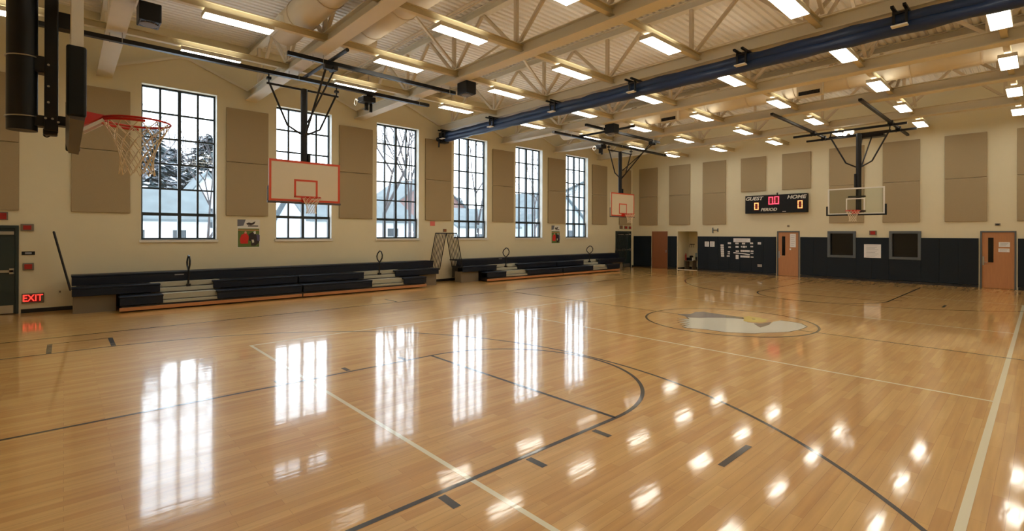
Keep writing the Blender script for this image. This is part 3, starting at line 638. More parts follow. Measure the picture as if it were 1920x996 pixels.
# ------------------------------------------------------------------ bleachers
def bleacher(y0, y1, fa, fb, gaps_f, gaps_m, div, which):
    # y0..y1 long back rows, fa..fb front row; gaps = aisles
    t = thing('bleacher', (-16.6, (y0+y1)/2, 0), 'navy folding bleacher, %s' % which, 'bleacher')
    def seats(xf, xd, a, b_, z0, z1, gaps, cut=None):
        segs = []; s = a
        for g0, g1 in gaps: segs.append((s, g0)); s = g1
        segs.append((s, b_))
        out = []
        for s0, s1 in segs:
            if cut and s0 < cut < s1: out += [(s0, cut-.015), (cut+.015, s1)]
            else: out.append((s0, s1))
        for s0, s1 in out:
            MB().box(xf-xd, xf, s0, s1, z1-.05, z1, bev=.012).box(xf-.06, xf-.008, s0+.008, s1-.008, z0, z1-.052, bev=.01).build('seat', 'navy_seat', t)
    seats(-16.60, .55, y0, y1, .68, .945, [])
    seats(-16.20, .42, y0, y1, .44, .665, gaps_m, div)
    seats(-15.80, .42, fa, fb, .175, .405, gaps_f, div)
    for a, b_ in ((fa, div-.02), (div+.02, fb)): MB().box(-15.83, -15.80, a, b_, .035, .125, bev=.004).build('kick_board', 'bench_wood', t)
    MB().box(-16.75, -15.84, fa+.05, fb-.05, .03, .16).box(-16.6, -16.26, fa+.05, fb-.05, .16, .42).box(-17.1, -16.68, y0+.1, y1-.1, .16, .66).build('understructure', 'base_black', t)
    for g0, g1 in gaps_f:
        MB().box(-16.25, -15.86, g0-.15, g1+.15, .165, .235, bev=.006).build('aisle_step', 'step_grey', t)
        MB().box(-16.28, -15.98, g0-.15, g1+.15, .25, .40, bev=.006).build('aisle_step', 'step_grey', t)
    for g0, g1 in gaps_m:
        MB().box(-16.62, -16.25, g0-.2, g1+.2, .425, .53, bev=.006).build('aisle_riser', 'step_grey', t)
        MB().box(-16.66, -16.40, g0-.2, g1+.2, .55, .675, bev=.006).build('aisle_riser', 'step_grey', t)
    for a, b_ in ((y0+.03, fa-.03), (fb+.03, y1-.03)):
        if b_-a > .3: MB().box(-16.80, -16.36, a, b_, .0, .435).build('end_panel', 'panel_grey', t)
    for g0, g1 in gaps_m:
        yp = g0+.66; xp = -16.36
        zz = [(xp, .53), (xp, .98), (xp+.06, 1.02), (xp+.20, 1.14), (xp+.22, 1.26), (xp+.14, 1.37), (xp+.02, 1.40), (xp-.14, 1.30), (xp-.20, 1.20), (xp-.17, 1.10), (xp, .985)]
        h = MB().tube((xp, yp, .53), (xp, yp, .985), .024, 10).path([(x_, yp, z_) for x_, z_ in zz[1:-1]], .022, 8, True).box(xp-.05, xp+.05, yp-.05, yp+.05, .53, .60)
        h.build('aisle_handrail', 'black_steel', t, smooth=False)
    # leaning end rails
    for yb_, lean in ((y0-.0, -1), (y1+.0, 1)):
        e = MB(); zt, zb = 2.05, .62
        xs = [-16.93+.105*i for i in range(8)]
        off = .30
        def P_(x_, z_): return (x_, yb_+lean*(.0+off*(z_-zb)/(zt-zb))+lean*.02, z_)
        for x_ in xs: e.tube(P_(x_, zb), P_(x_, zt), .014 if 0 < xs.index(x_) < 7 else .02, 8)
        e.tube(P_(xs[0]-.005, zt), P_(xs[-1]+.005, zt), .02, 8).tube(P_(xs[0], zb), P_(xs[-1], zb), .018, 8)
        e.build('end_rail', 'black_steel', t, smooth=True)
    return t
b1 = bleacher(.13, 10.95, 1.03, 10.12, [(1.95, 3.19), (7.92, 9.16)], [(1.93, 3.17), (7.80, 9.03)], 5.55, 'left one, standing under the first three tall windows')
b2 = bleacher(12.12, 23.65, 13.10, 22.6, [(14.19, 15.49), (20.25, 21.49)], [(13.98, 15.23), (19.96, 21.20)], 17.88, 'farther one, standing under the last three tall windows')
MB().box(-16.598, -16.594, 2.30, 2.52, .84, .87).build('maker_plate', 'print_grey', b1)
MB().box(-16.598, -16.594, 14.42, 14.62, .89, .92).build('maker_plate', 'print_grey', b2)

# ------------------------------------------------------------------ doors
def steel_door(n, a, b_, closer=True, double=True):
    r = MB().box(XW-.06, XW+.03, a, a+.06, 0, 2.21).box(XW-.06, XW+.03, b_-.06, b_, 0, 2.21).box(XW-.06, XW+.03, a+.06, b_-.06, 2.14, 2.21).build(f'door_{n}', 'door_teal', origin=(XW, (a+b_)/2, 0))
    struct(r)
    mid = (a+b_)/2
    for s0, s1 in ((a+.065, mid-.003), (mid+.003, b_-.065)):
        lf = MB().box(XW-.05, XW-.005, s0, s1, .01, 2.135).build('door_leaf', 'door_teal', r)
        MB().box(XW-.005, XW+.0, s0+.03, s1-.03, .02, .22).build('kick_plate', 'steel', lf)
        MB().box(XW-.005, XW+.05, s0+.03, s1-.03, 1.04, 1.10).box(XW-.005, XW+.05, s0+.02, s0+.1, 1.0, 1.14).box(XW-.005, XW+.05, s1-.1, s1-.02, 1.0, 1.14).build('push_bar', 'steel', lf)
        if closer: MB().box(XW-.005, XW+.06, s0+.2, s1-.02, 1.98, 2.06).build('door_closer', 'steel', lf)
        if n == 1: MB().box(XW-.005, XW-.001, s1-.65, s1-.28, 1.45, 1.65).build('notice', 'white_paper', lf)
    MB().box(XW-.29, XW-.28, a-.1, b_+.1, 0, 2.3).build('door_backing', 'base_black', r)
steel_door(1, -2.75, -.84); steel_door(2, 24.40, 26.02)
def wood_door(n, x0, x1, win=True, m_='door_wood', lock=True):
    fr = 'frame_grey' if win else 'door_wood_plain'
    r = MB().box(x0, x0+.05, YB-.02, YB+.12, 0, 2.2).box(x1-.05, x1, YB-.02, YB+.12, 0, 2.2).box(x0+.05, x1-.05, YB-.02, YB+.12, 2.15, 2.2).build(f'door_{n}', fr, origin=((x0+x1)/2, YB, 0))
    struct(r)
    lf = MB().box(x0+.052, x1-.052, YB+.01, YB+.055, .01, 2.148).build('door_leaf', m_, r)
    MB().box(x0-.1, x1+.1, YB+.25, YB+.26, 0, 2.3).build('door_backing', 'base_black', r)
    if win:
        MB().box(x0+.20, x0+.22, YB+.0, YB+.012, .98, 1.97).box(x0+.37, x0+.39, YB+.0, YB+.012, .98, 1.97).box(x0+.22, x0+.37, YB+.0, YB+.012, 1.95, 1.97).box(x0+.22, x0+.37, YB+.0, YB+.012, .98, 1.0).build('vision_frame', m_, lf)
        MB().box(x0+.22, x0+.37, YB+.003, YB+.011, 1.0, 1.95).build('vision_glass', 'dark_glass', lf)
        MB().box(x0+.065, x0+.115, YB-.004, YB+.012, .88, 1.22).tube((x0+.09, YB-.05, 1.0), (x0+.09, YB, 1.0), .012, 8).tube((x0+.09, YB-.05, 1.0), (x0+.20, YB-.05, 1.0), .011, 8).build('door_handle', 'steel', lf)
    else: MB().box(x1-.12, x1-.08, YB-.0, YB+.012, .95, 1.10).tube((x1-.10, YB-.05, 1.02), (x1-.10, YB, 1.02), .012, 8).build('door_handle', 'steel', lf)
wood_door(3, DB1[0], DB1[1], False, 'door_wood_plain'); wood_door(4, DB2[0], DB2[1]); wood_door(5, DB3[0], DB3[1])
def pap(x0, x1, z0, z1, label, grp=None, y=None, lines=3, mname='white_paper', name='paper_notice', cat='paper', yth=.003):
    y = YB-.066 if y is None else y
    o = MB().box(x0, x1, y-yth, y, z0, z1)
    n_ = lines
    for q in range(n_):
        zz = z1-(z1-z0)*(q+1)/(n_+1); o.box(x0+(x1-x0)*.14, x1-(x1-x0)*(.14+.1*(q % 3)), y-yth-.0015, y-yth, zz-.006, zz+.006, 1)
    b_ = o.build(name, [mname, 'print_grey'], origin=((x0+x1)/2, y, z0)); return tag(b_, label, cat, grp)
pap(DB2[0]+.58, DB2[0]+.84, 1.42, 2.08, 'tall white poster taped to the middle wooden door', y=YB+.008, lines=6, name='door_poster', cat='poster')
pap(DB2[0]+.56, DB2[0]+.63, 1.28, 1.36, 'tiny paper tab below the poster on the middle wooden door', y=YB+.008, lines=0)
pap(DB3[0]+.51, DB3[0]+.81, 1.60, 1.78, 'white notice on the right hand wooden door', y=YB+.008, lines=3)
pap(DB3[0]+.50, DB3[0]+.80, 1.40, 1.54, 'pale greenish notice under another on the right hand wooden door', y=YB+.008, lines=2)

# ------------------------------------------------------------------ wall pads on the scoreboard wall
for a, b_, wh in ((XW+.12, -16.06, 'in the corner left of the plain wooden door'), (-14.95, -14.39, 'between the plain wooden door and the alcove'), (-13.11, -9.03, 'left of the middle door, covered in posted papers'),
                 (-7.94, -6.80, 'between the middle door and the left dark window'), (-5.70, -4.50, 'between the two dark office windows'), (-3.44, -1.71, 'between the right dark window and the right door'), (-.65, XR-.01, 'right of the right hand wooden door')):
    o = MB(); n_ = max(1, round((b_-a)/.61)); st_ = (b_-a)/n_
    for q in range(n_): o.box(a+q*st_, a+(q+1)*st_-.002, YB-.065, YB, .10, 1.92, bev=.008)
    tag(o.build('wall_pad', 'navy_pad', origin=((a+b_)/2, YB-.03, .1)), 'dark navy wall padding '+wh, 'wall pad', 'navy wall pads under the scoreboard')
for a, b_, wh in ((-6.80, -5.70, 'below the left dark office window'), (-4.50, -3.44, 'below the right dark office window')):
    tag(MB().box(a, b_, YB-.065, YB, .10, .995, bev=.008).build('wall_pad', 'navy_pad', origin=((a+b_)/2, YB-.03, .1)), 'dark navy wall padding '+wh, 'wall pad', 'navy wall pads under the scoreboard')
for n_, (x0, x1, z0, z1) in ((7, BW1), (8, BW2)):
    r = MB().box(x0, x0+.10, YB-.08, YB+.15, z0, z1).box(x1-.10, x1, YB-.08, YB+.15, z0, z1).box(x0+.10, x1-.10, YB-.08, YB+.15, z1-.10, z1).box(x0+.10, x1-.10, YB-.08, YB+.15, z0, z0+.10).build(f'window_{n_}', 'frame_grey', origin=((x0+x1)/2, YB, z0))
    struct(r)
    MB().box(x0+.10, x1-.10, YB+.10, YB+.108, z0+.10, z1-.10).build('window_glass', 'dark_glass', r)
pap(-4.62, -4.42, 1.0+.0, 1.03, 'small white sticker on the sill of the right dark window', y=YB-.081, lines=0, name='sticker', cat='sticker') if False else None

# alcove in the back wall
a0, a1 = AL[0], AL[1]
o = MB().box(a0-.15, a0, YB+.3, YB+1.3, 0, 2.35).box(a1, a1+.15, YB+.3, YB+1.3, 0, 2.35).box(a0-.15, a1+.15, YB+1.3, YB+1.4, 0, 2.35).box(a0, a1, YB+.3, YB+1.3, 2.20, 2.35)
o = o.build('wall_alcove', 'cream_wall'); struct(o)
struct(MB().box(a0, a1, YB+1.285, YB+1.3, 0, .1).box(a0, a0+.012, YB, YB+1.285, 0, .1).build('baseboard_alcove', 'base_black'))
struct(MB().box(a0, a1, YB-.05, YB+.02, 0, .02).build('trim_1', 'white_paint'))
t = thing('drinking_fountain', (-13.52, YB+.9, .45), 'grey wall mounted drinking fountain in the alcove of the scoreboard wall', 'drinking fountain')
MB().box(-13.72, -13.36, YB+.85, YB+1.3, .52, .95, bev=.03).build('fountain_body', 'fountain_grey', t)
MB().box(-13.68, -13.40, YB+.80, YB+.852, .55, .72).build('push_panel', 'black_plastic', t)
MB().path([(-13.62, YB+1.0, .95), (-13.62, YB+1.0, 1.02), (-13.6, YB+.95, 1.03)], .012, 6).build('spout', 'steel', t)
t = thing('bench', (-14.0, YB+1.0, 0), 'low cream bench with gear on it inside the alcove', 'bench')
MB().box(-14.33, -13.80, YB+.7, YB+1.28, .46, .50).build('bench_top', 'panel_grey', t)
MB().box(-14.31, -14.27, YB+.74, YB+1.24, 0, .46).build('leg', 'panel_grey', t); MB().box(-13.86, -13.82, YB+.74, YB+1.24, 0, .46).build('leg', 'panel_grey', t)
tag(MB().box(-14.25, -14.04, YB+.85, YB+1.05, .50, .66, bev=.02).box(-14.05, -13.90, YB+.8, YB+1.0, .50, .78, bev=.03).build('gym_bag', 'black_plastic', origin=(-14.1, YB+.9, .5)), 'black gym bag on the low bench inside the alcove', 'bag')
tag(MB().tube((-14.25, YB+.78, .50), (-14.25, YB+.78, .84), .04, 14).tube((-14.25, YB+.78, .84), (-14.25, YB+.78, .92), .025, 12).build('water_bottle', 'red_paint', smooth=True, origin=(-14.25, YB+.78, .50)), 'tall red bottle at the left end of the alcove bench', 'bottle')
tag(MB().tube((-13.84, YB+.82, .50), (-13.84, YB+.82, .68), .045, 14, .05).build('paper_cup', 'white_paint', smooth=True, origin=(-13.84, YB+.82, .5)), 'white cup on the right end of the alcove bench', 'cup')
t = thing('wall_hooks', (-14.1, YB+1.29, 1.2), 'dark coat hooks on the back of the alcove', 'coat hook')
MB().box(-14.27, -13.97, YB+1.28, YB+1.3, 1.42, 1.46).build('hook_rail', 'black_steel', t)
for q in range(3):
    xx = -14.24+q*.12; MB().path([(xx, YB+1.28, 1.43), (xx, YB+1.2, 1.40), (xx, YB+1.19, 1.30), (xx, YB+1.22, 1.26)], .010, 6).build('hook', 'black_steel', t)

# posted papers
G = 'papers pinned on the navy pad left of the middle door'
pap(-12.69, -12.45, 1.36, 1.64, 'left one of two grey sheets at the left end of the posted papers', G, lines=7)
pap(-12.39, -12.14, 1.36, 1.65, 'right one of two grey sheets at the left end of the posted papers', G, lines=7)
pap(-11.12, -10.26, 1.63, 1.83, 'long white title banner at the top of the posted papers', G, lines=2, name='paper_banner', cat='banner')
for q in range(6):
    z1 = 1.49-q*.112; x_ = -11.81+.006*q; pap(x_, x_+.17, z1-.095, z1, '%s white slip from the top in the left column of posted papers' % ORD[q], G, lines=1)
SL = [('top row, second column of slips', -11.42, -11.25, 1.52, 1.61), ('top row, just under the left end of the banner', -11.02, -10.85, 1.52, 1.60), ('top row, under the middle of the banner', -10.68, -10.52, 1.52, 1.60),
 ('top row, under the right end of the banner', -10.27, -10.12, 1.54, 1.62), ('standing alone right of the banner', -9.89, -9.73, 1.53, 1.64), ('second row, second column of slips', -11.39, -11.26, 1.32, 1.39),
 ('second row, third column of slips', -11.01, -10.85, 1.34, 1.42), ('second row, small square left of the middle one', -10.73, -10.67, 1.36, 1.43), ('second row, middle slip under the banner', -10.64, -10.52, 1.34, 1.44), ('second row, small slip right of the middle one', -10.50, -10.44, 1.36, 1.43),
 ('second row, right column of slips', -10.25, -10.12, 1.38, 1.44), ('third row, second column of slips', -11.42, -11.30, 1.08, 1.14), ('fourth row, second column of slips', -11.42, -11.30, .98, 1.03), ('lowest of the second column of slips', -11.47, -11.32, .85, .91),
 ('third row, third column of slips', -11.0, -10.83, 1.11, 1.19), ('third row, right column of slips', -10.24, -10.10, 1.13, 1.21), ('fourth row, right column of slips', -10.24, -10.11, 1.04, 1.09), ('lowest of the right column of slips', -10.24, -10.10, .84, .90), ('tall sheet at the bottom of the third column', -11.0, -10.85, .74, .96)]
for wh, a, b_, z0, z1 in SL: pap(a, b_, z0, z1, 'small white paper slip, '+wh, G, lines=2 if z1-z0 > .15 else 1)
for q in range(5): pap(-10.75+q*.095, -10.665+q*.095, 1.12, 1.22, '%s slip from the left in the upper tight row of posted papers' % ORD[q], G, lines=1)
for q in range(5): pap(-10.76+q*.096, -10.675+q*.096, .83, .93, '%s slip from the left in the lower tight row of posted papers' % ORD[q], G, lines=1)
t = MB().bar((-11.12, YB-.068, 1.07), (-10.72, YB-.068, 1.04), .003, .05).bar((-10.72, YB-.068, 1.05), (-10.28, YB-.068, .99), .003, .05)
tag(t.build('paper_strip', 'white_paper', origin=(-10.7, YB-.068, 1.0)), 'wavy torn paper strip across the middle of the posted papers', 'paper strip')
o = MB().box(-9.90, -9.68, YB-.075, YB-.066, .38, .52, bev=.003); tag(o.build('outlet_plate', 'steel', origin=(-9.8, YB-.07, .38)), 'metal outlet cover low on the navy pad left of the middle door', 'outlet')
pap(-5.39, -4.78, 1.03, 1.62, 'white printed poster with reddish lines between the two dark office windows', y=YB-.066, lines=9, name='poster', cat='poster')
t = MB().box(-12.28, -12.24, YB-.05, YB, 2.10, 2.40).box(-12.24, -11.98, YB-.05, YB-.02, 2.25, 2.29).box(-12.0, -11.96, YB-.05, YB, 2.18, 2.36)
tag(t.build('wall_bracket', 'frame_grey', origin=(-12.1, YB, 2.1)), 'grey H shaped metal bracket above the navy pad right of the alcove', 'bracket')

# ------------------------------------------------------------------ scoreboard
sx0, sx1, sz0, sz1 = -10.46, -7.60, 3.11, 4.02; ys = YB-.22
t = thing('scoreboard', ((sx0+sx1)/2, ys, sz0), 'black electronic scoreboard with red and amber digits on the back wall', 'scoreboard')
MB().box(sx0, sx1, ys, YB-.005, sz0, sz1, bev=.012).build('scoreboard_cabinet', 'black_plastic', t)
W = sx1-sx0; H = sz1-sz0
def sp(u, v): return sx0+u*W, sz0+v*H
x_, z_ = sp(.15, .82); text('guest_lettering', 'GUEST', .24, 'white_paint', t, x_, ys-.006, z_, shear=.25, bold=.006, sx=1.15)
x_, z_ = sp(.835, .82); text('home_lettering', 'HOME', .24, 'white_paint', t, x_, ys-.006, z_, shear=.25, bold=.006, sx=1.2)
x_, z_ = sp(.40, .19); text('period_lettering', 'PERIOD', .20, 'white_paint', t, x_, ys-.006, z_, shear=.25, bold=.005, sx=1.1)
def zero(cx, cz, w_, h_, mname, th):
    b_ = MB(); b_.box(cx-w_/2+th*1.1, cx+w_/2-th*1.1, ys-.008, ys-.002, cz+h_/2-th, cz+h_/2).box(cx-w_/2+th*1.1, cx+w_/2-th*1.1, ys-.008, ys-.002, cz-h_/2, cz-h_/2+th)
    for sx in (-1, 1):
        xx = cx+sx*(w_/2-th/2)
        b_.box(xx-th/2, xx+th/2, ys-.008, ys-.002, cz+.01, cz+h_/2-.0).box(xx-th/2, xx+th/2, ys-.008, ys-.002, cz-h_/2, cz-.01)
    b_.build('digit', mname, t)
    MB().box(cx-w_/2-.03, cx+w_/2+.03, ys-.0015, ys+.002, cz-h_/2-.03, cz+h_/2+.03).build('digit_window', 'led_back', t)
x_, z_ = sp(.195, .40); zero(x_, z_, .20, .35, 'led_amber', .032)
x_, z_ = sp(.895, .42); zero(x_, z_, .20, .37, 'led_amber', .032)
x_, z_ = sp(.435, .68); zero(x_, z_, .21, .38, 'led_red', .038)
x_, z_ = sp(.53, .69); zero(x_, z_, .21, .38, 'led_red', .038)
x_, z_ = sp(.483, .50); MB().box(x_-.018, x_+.018, ys-.008, ys-.002, z_-.018, z_+.018).build('digit_dot', 'led_red', t)
x_, z_ = sp(.65, .07); MB().box(x_-.08, x_+.08, ys-.004, ys-.0005, z_-.015, z_+.015).build('maker_plate', 'white_paint', t)
x_, z_ = sp(.53, 1.0); MB().tube((x_, ys+.08, sz1), (x_, ys+.08, sz1+.05), .03, 10).tube((x_, ys+.08, sz1+.05), (x_, ys+.08, sz1+.10), .05, 12, .02).build('horn', 'black_steel', t, smooth=True)

# ------------------------------------------------------------------ small wall devices
def device(name, x, y, z, w_, h_, label, cat, mats, face='x', inner=.6, frame='panel_grey', depth=.04):
    t = thing(name, (x, y, z), label, cat)
    if face == 'x':
        MB().box(XW, XW+depth, y-w_/2, y+w_/2, z-h_/2, z+h_/2, bev=.006).build('case', frame, t)
        MB().box(XW+depth, XW+depth+.012, y-w_/2*inner, y+w_/2*inner, z-h_/2*inner, z+h_/2*inner, bev=.004).build('face', mats, t)
    else:
        MB().box(x-w_/2, x+w_/2, YB-depth, YB, z-h_/2, z+h_/2, bev=.006).build('case', frame, t)
        MB().box(x-w_/2*inner, x+w_/2*inner, YB-depth-.012, YB-depth, z-h_/2*inner, z+h_/2*inner, bev=.004).build('face', mats, t)
device('fire_alarm_strobe', XW, -.69, 2.16, .24, .18, 'red fire alarm strobe right of the near teal door', 'fire alarm', 'beacon_red', inner=.62)
device('fire_alarm_horn', XW, -1.16, 2.44, .26, .20, 'red fire alarm horn above the near teal door', 'fire alarm', 'beacon_red', inner=.8)
device('name_sign', XW, -.67, 1.51, .24, .09, 'small dark sign plate beside the near teal door', 'sign', 'print_grey', inner=.5, frame='black_plastic', depth=.012)
device('fire_pull_station', XW, -.67, 1.17, .20, .18, 'red fire alarm pull station beside the near teal door', 'fire alarm', 'red_paint', inner=.7)
device('wall_outlet', XW, -.08, .49, .09, .12, 'cream wall outlet left of the near bleacher', 'outlet', 'panel_grey', inner=.4, frame='cream_wall', depth=.01)
device('fire_alarm_strobe', -5.08, YB, 2.125, .26, .20, 'red fire alarm strobe between the two dark office windows', 'fire alarm', 'beacon_red', 'y', inner=.7)
device('smoke_sensor', -8.48, YB, 2.46, .10, .08, 'small grey sensor on the wall above the middle wooden door', 'sensor', 'panel_grey', 'y', frame='panel_grey')
device('smoke_sensor', -1.19, YB, 2.45, .15, .08, 'small dark sensor on the wall above the right wooden door', 'sensor', 'base_black', 'y', frame='panel_grey')
device('wall_speaker', XW, 24.95, 2.45, .30, .19, 'brown box left of three above the far corner teal door', 'wall box', 'door_wood_plain', frame='panel_grey')
device('exit_sign', XW, 25.45, 2.44, .30, .17, 'red exit box in the middle above the far corner teal door', 'exit sign', 'beacon_red', inner=.7, frame='panel_grey')
device('fire_alarm_strobe', XW, 25.88, 2.43, .24, .17, 'red alarm box right of three above the far corner teal door', 'fire alarm', 'beacon_red', inner=.7)
device('wall_bell', XW, 12.03, 2.17, .16, .12, 'small brown box on the wall between the two bleachers', 'wall box', 'door_wood_plain', frame='panel_grey', inner=.8)
t = thing('exit_sign', (XW, -.61, .25), 'glowing red EXIT sign low on the wall beside the near teal door', 'exit sign')
MB().box(XW, XW+.035, -.79, -.38, .235, .49, bev=.006).build('case', 'panel_grey', t)
MB().box(XW+.034, XW+.037, -.73, -.44, .27, .46).build('sign_face', 'led_back', t)
text('exit_lettering', 'EXIT', .235, 'exit_glow', t, XW+.039, -.587, .365, rotz=pi/2, bold=.004, ext=.002, sx=.78)
tag(MB().box(XW, XW+.004, 11.30, 11.54, 2.36, 2.55).build('pink_notice', 'pink_paper', origin=(XW, 11.42, 2.36)), 'pink paper sheet on the wall above the gap between bleachers', 'paper')

# posters on the window wall
def poster(y0, y1, z0, z1, label):
    t = thing('poster', (XW, (y0+y1)/2, z0), label, 'poster'); h = z1-z0; w_ = y1-y0
    MB().box(XW, XW+.003, y0, y1, z0, z1).build('poster_sheet', 'poster_white', t)
    def r_(a, b_, c_, d_, m, k=1): MB().box(XW+.003, XW+.003+.0012*k, y0+a*w_, y0+b_*w_, z0+c_*h, z0+d_*h).build('printed_area', m, t)
    def pl(pts, m, k=2): MB().prism([(y0+a*w_, z0+b_*h) for a, b_ in pts], XW+.003, XW+.003+.0012*k, 'x').build('printed_figure', m, t)
    pl([(0, 1), (.36, 1), (.26, .78), (0, .76)], 'poster_sky')
    pl([(.38, .86), (.5, .90), (.62, .88), (.8, .94), (.74, .84), (.6, .80), (.42, .82)], 'poster_dark')
    r_(.46, .92, .755, .79, 'poster_dark')
    r_(.02, .97, .02, .68, 'poster_green'); r_(.02, .97, .60, .64, 'bench_wood', 2)
    pl([(.30, .54), (.36, .58), (.42, .54), (.40, .50), (.44, .47), (.50, .40), (.48, .14), (.14, .14), (.10, .30), (.18, .46), (.28, .49)], 'poster_red', 3)
    pl([(.31, .50), (.31, .56), (.36, .585), (.40, .56), (.40, .50)], 'poster_skin', 4)
    pl([(.50, .48), (.66, .56), (.78, .50), (.90, .40), (.97, .18), (.80, .06), (.60, .06), (.50, .2)], 'poster_dark', 3)
    pl([(.84, .50), (.99, .44), (.99, .22), (.88, .24)], 'poster_blue', 4)
    pl([(.62, .28), (.72, .28), (.74, .18), (.66, .16)], 'poster_white', 4)
    pl([(.70, .56), (.80, .60), (.82, .50), (.74, .48)], 'poster_white', 4)
    pl([(.46, .26), (.60, .22), (.60, .06), (.48, .06)], 'poster_green', 4)
poster(4.07, 4.73, 1.57, 2.47, 'sports poster with red shirted player between the first two tall windows')
poster(18.76, 19.42, 1.53, 2.47, 'sports poster between the last two tall windows, above the far bleacher')

# ------------------------------------------------------------------ outside: snow, houses, trees
o = MB().box(-90, XW-.33, -60, 110, -.9, -.6).build('snowy_ground', 'snow'); tag(o, 'snow covered ground outside the tall windows', 'ground', kind='stuff')
def house(cx, cy_, w_, d_, h_, rh, label, wall='siding', roof='roof_snow', gable_x=True, wins=()):
    t = thing('house', (cx, cy_, -.6), label, 'house', 'houses outside the windows')
    x0, x1, y0, y1 = cx-d_/2, cx+d_/2, cy_-w_/2, cy_+w_/2; zb = -.6
    b_ = MB().box(x0, x1, y0, y1, zb, h_)
    if gable_x: b_.prism([(y0, h_), (y1, h_), (cy_, h_+rh)], x0, x1, 'x')
    else: b_.prism([(x0, h_), (x1, h_), (cx, h_+rh)], y0, y1, 'y')
    k = zb+.3
    while k < h_: b_.box(x1, x1+.012, y0, y1, k, k+.02); k += .18
    b_.build('house_wall', wall, t)
    r = MB(); e = .35
    if gable_x:
        s = rh/(w_/2)
        r.prism([(y0-e, h_-e*s), (cy_, h_+rh), (cy_, h_+rh+.16), (y0-e, h_-e*s+.16)], x0-e, x1+e, 'x').prism([(y1+e, h_-e*s), (cy_, h_+rh), (cy_, h_+rh+.16), (y1+e, h_-e*s+.16)], x0-e, x1+e, 'x')
    else:
        s = rh/(d_/2)
        r.prism([(x0-e, h_-e*s), (cx, h_+rh), (cx, h_+rh+.16), (x0-e, h_-e*s+.16)], y0-e, y1+e, 'y').prism([(x1+e, h_-e*s), (cx, h_+rh), (cx, h_+rh+.16), (x1+e, h_-e*s+.16)], y0-e, y1+e, 'y')
    r.build('roof', roof, t)
    for yy_, z0, z1, ww in wins:
        fr = MB().box(x1, x1+.06, yy_-ww/2-.08, yy_+ww/2+.08, z0-.08, z1+.08).build('window', 'siding', t)
        MB().box(x1+.06, x1+.07, yy_-ww/2, yy_+ww/2, z0, (z0+z1)/2-.03).box(x1+.06, x1+.07, yy_-ww/2, yy_+ww/2, (z0+z1)/2+.03, z1).build('pane', 'house_glass', fr)
house(-40, 4.2, 5.2, 7, 2.9, 1.9, 'white sided house with snowy gable roof seen through the first window', wins=((3.2, .9, 2.2, .7), (5.3, .9, 2.2, .7)), gable_x=False)
house(-46, 8.1, 3.4, 5, 4.2, 2.4, 'tall pale gabled house seen through the first window, right side', wins=((7.7, 2.4, 3.9, .45), (8.5, 2.4, 3.9, .45)))
house(-37, 16.2, 8.0, 7, 3.0, 1.9, 'long low white house seen through the second window', wins=((14.4, 1.1, 2.4, .9), (16.4, 1.1, 2.4, .9), (18.4, 1.1, 2.4, .9)), gable_x=False)
house(-50, 30.0, 9.0, 8, 5.2, 3.0, 'reddish brick house seen through the third window', wall='brick', wins=((28, 2.2, 3.8, 1.0), (31, 2.2, 3.8, 1.0)))
house(-33, 25.0, 6.0, 6, 2.6, 1.4, 'low white outbuilding seen through the third and fourth windows', wins=((24, .9, 2.0, .8),), gable_x=False)
house(-38, 38.0, 8.0, 8, 3.4, 3.0, 'grey gabled house with snowy eaves seen through the fifth window', wall='siding_grey', wins=((36.5, .9, 2.4, .9), (39.5, .9, 2.4, .9)))
house(-34, 49.5, 12.0, 8, 7.0, 1.2, 'pale pinkish two storey building seen through the sixth window', wall='siding', wins=((45.5, 1.2, 2.8, .9), (48.5, 1.2, 2.8, .9), (51.5, 1.2, 2.8, .9), (45.5, 4.2, 5.8, .9), (48.5, 4.2, 5.8, .9)), gable_x=False)
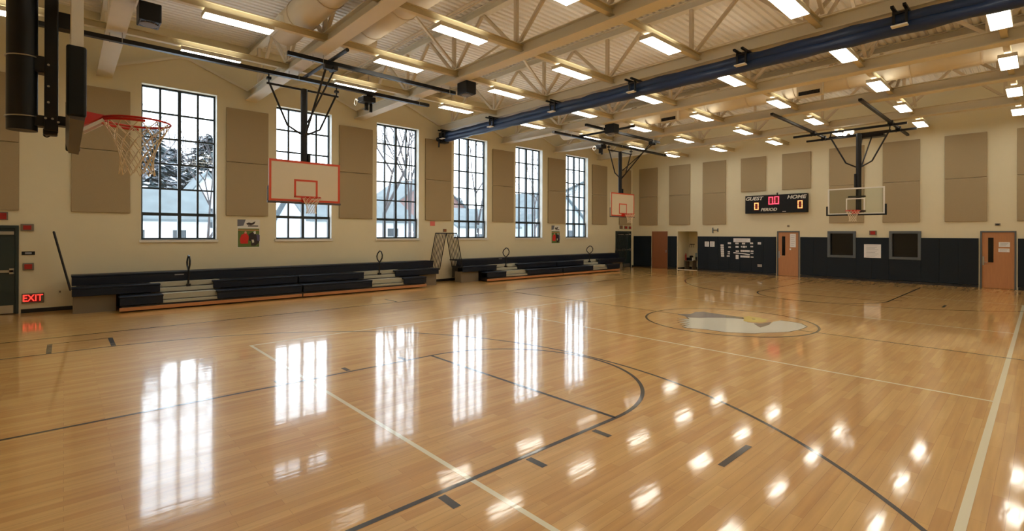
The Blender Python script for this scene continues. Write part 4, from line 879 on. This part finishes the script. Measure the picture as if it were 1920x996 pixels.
def evergreen(cx, cy_, h_, r_, label, n_=2600, seed=1):
    random.seed(seed); t = thing('evergreen_tree', (cx, cy_, -.6), label, 'tree', 'trees outside the windows')
    MB().tube((cx, cy_, -.6), (cx, cy_, h_*.8), .22, 8, .05).build('trunk', 'bark', t)
    g = MB(); vs = []; fs = []; ms = []
    for i in range(n_):
        u = random.random()**.8; z = -.2+u*(h_+.2); rr = r_*(1-u)**.6*random.uniform(.35, 1)*(.8+.2*sin(u*40)); a = random.uniform(0, 2*pi)
        c_ = Vector((cx+rr*cos(a), cy_+rr*sin(a), z)); L = random.uniform(.45, .9)
        d = Vector((cos(a+random.uniform(-.5, .5)), sin(a+random.uniform(-.5, .5)), random.uniform(-.6, .1))).normalized()
        s = d.cross(Vector((0, 0, 1))).normalized()*L*.35
        k = len(g.v); g.add([c_-s, c_+d*L, c_+s, c_-d*L*.3+Vector((0, 0, .06))], [(0, 1, 2, 3)], 1 if random.random() < .28 else 0)
    g.build('foliage', ['evergreen', 'snow'], t)
evergreen(-54, 5.5, 11.5, 5.4, 'broad dark evergreen behind the white house, left in the first window', seed=2)
evergreen(-58, 10.8, 12.0, 5.4, 'dark snowy evergreen behind the gabled house, centre of the first window', seed=3)
evergreen(-66, 16.5, 12.0, 5.2, 'dark evergreen at the right side of the first window', seed=4)
evergreen(-60, 8.2, 10.5, 5.0, 'dark evergreen filling the gap between others in the first window', seed=12)
evergreen(-62, 22.5, 9.0, 4.0, 'distant evergreen behind the low house in the second window', seed=5, n_=900)
evergreen(-66, 28.0, 8.6, 3.6, 'small distant evergreen, right side of the second window', seed=6, n_=800)
evergreen(-60, 44.0, 7.5, 3.6, 'distant evergreen in the fourth window', seed=8, n_=900)
def bare(cx, cy_, h_, label, seed=1, depth=6):
    random.seed(seed); t = thing('bare_tree', (cx, cy_, -.6), label, 'tree', 'trees outside the windows')
    g = MB(); tr = MB()
    def grow(p, d, L, r, k):
        q = p+d*L; (tr if k == 0 else g).tube(p, q, r, 6 if k < 3 else 4, r*.72, caps=False)
        if k >= depth: return
        for s in range(2 if k < 1 else random.choice((2, 2, 3))):
            v = Vector((random.uniform(-1, 1), random.uniform(-1, 1), random.uniform(-.2, .9))).normalized()
            grow(q, (d*1.0+v*.75).normalized(), L*random.uniform(.66, .84), r*.66, k+1)
    grow(Vector((cx, cy_, -.6)), Vector((0, 0, 1)), h_*.30, h_*.012, 0)
    tr.build('trunk', 'bark', t); g.build('branches', 'bark', t)
bare(-27, 5.05, 7.5, 'bare tree with dark trunk at the right side of the first window', 11)
bare(-34, 2.9, 10.0, 'bare leafless tree at the left side of the first window', 16)
bare(-28, 14.8, 13.0, 'bare tree with wide branches filling the third window', 12)
bare(-32, 19.0, 13.0, 'bare tree behind the right half of the third window', 13)
bare(-30, 23.9, 11.0, 'slim bare tree in the middle of the fourth window', 14)
bare(-28, 28.2, 10.0, 'bare tree in front of the grey house in the fifth window', 15)
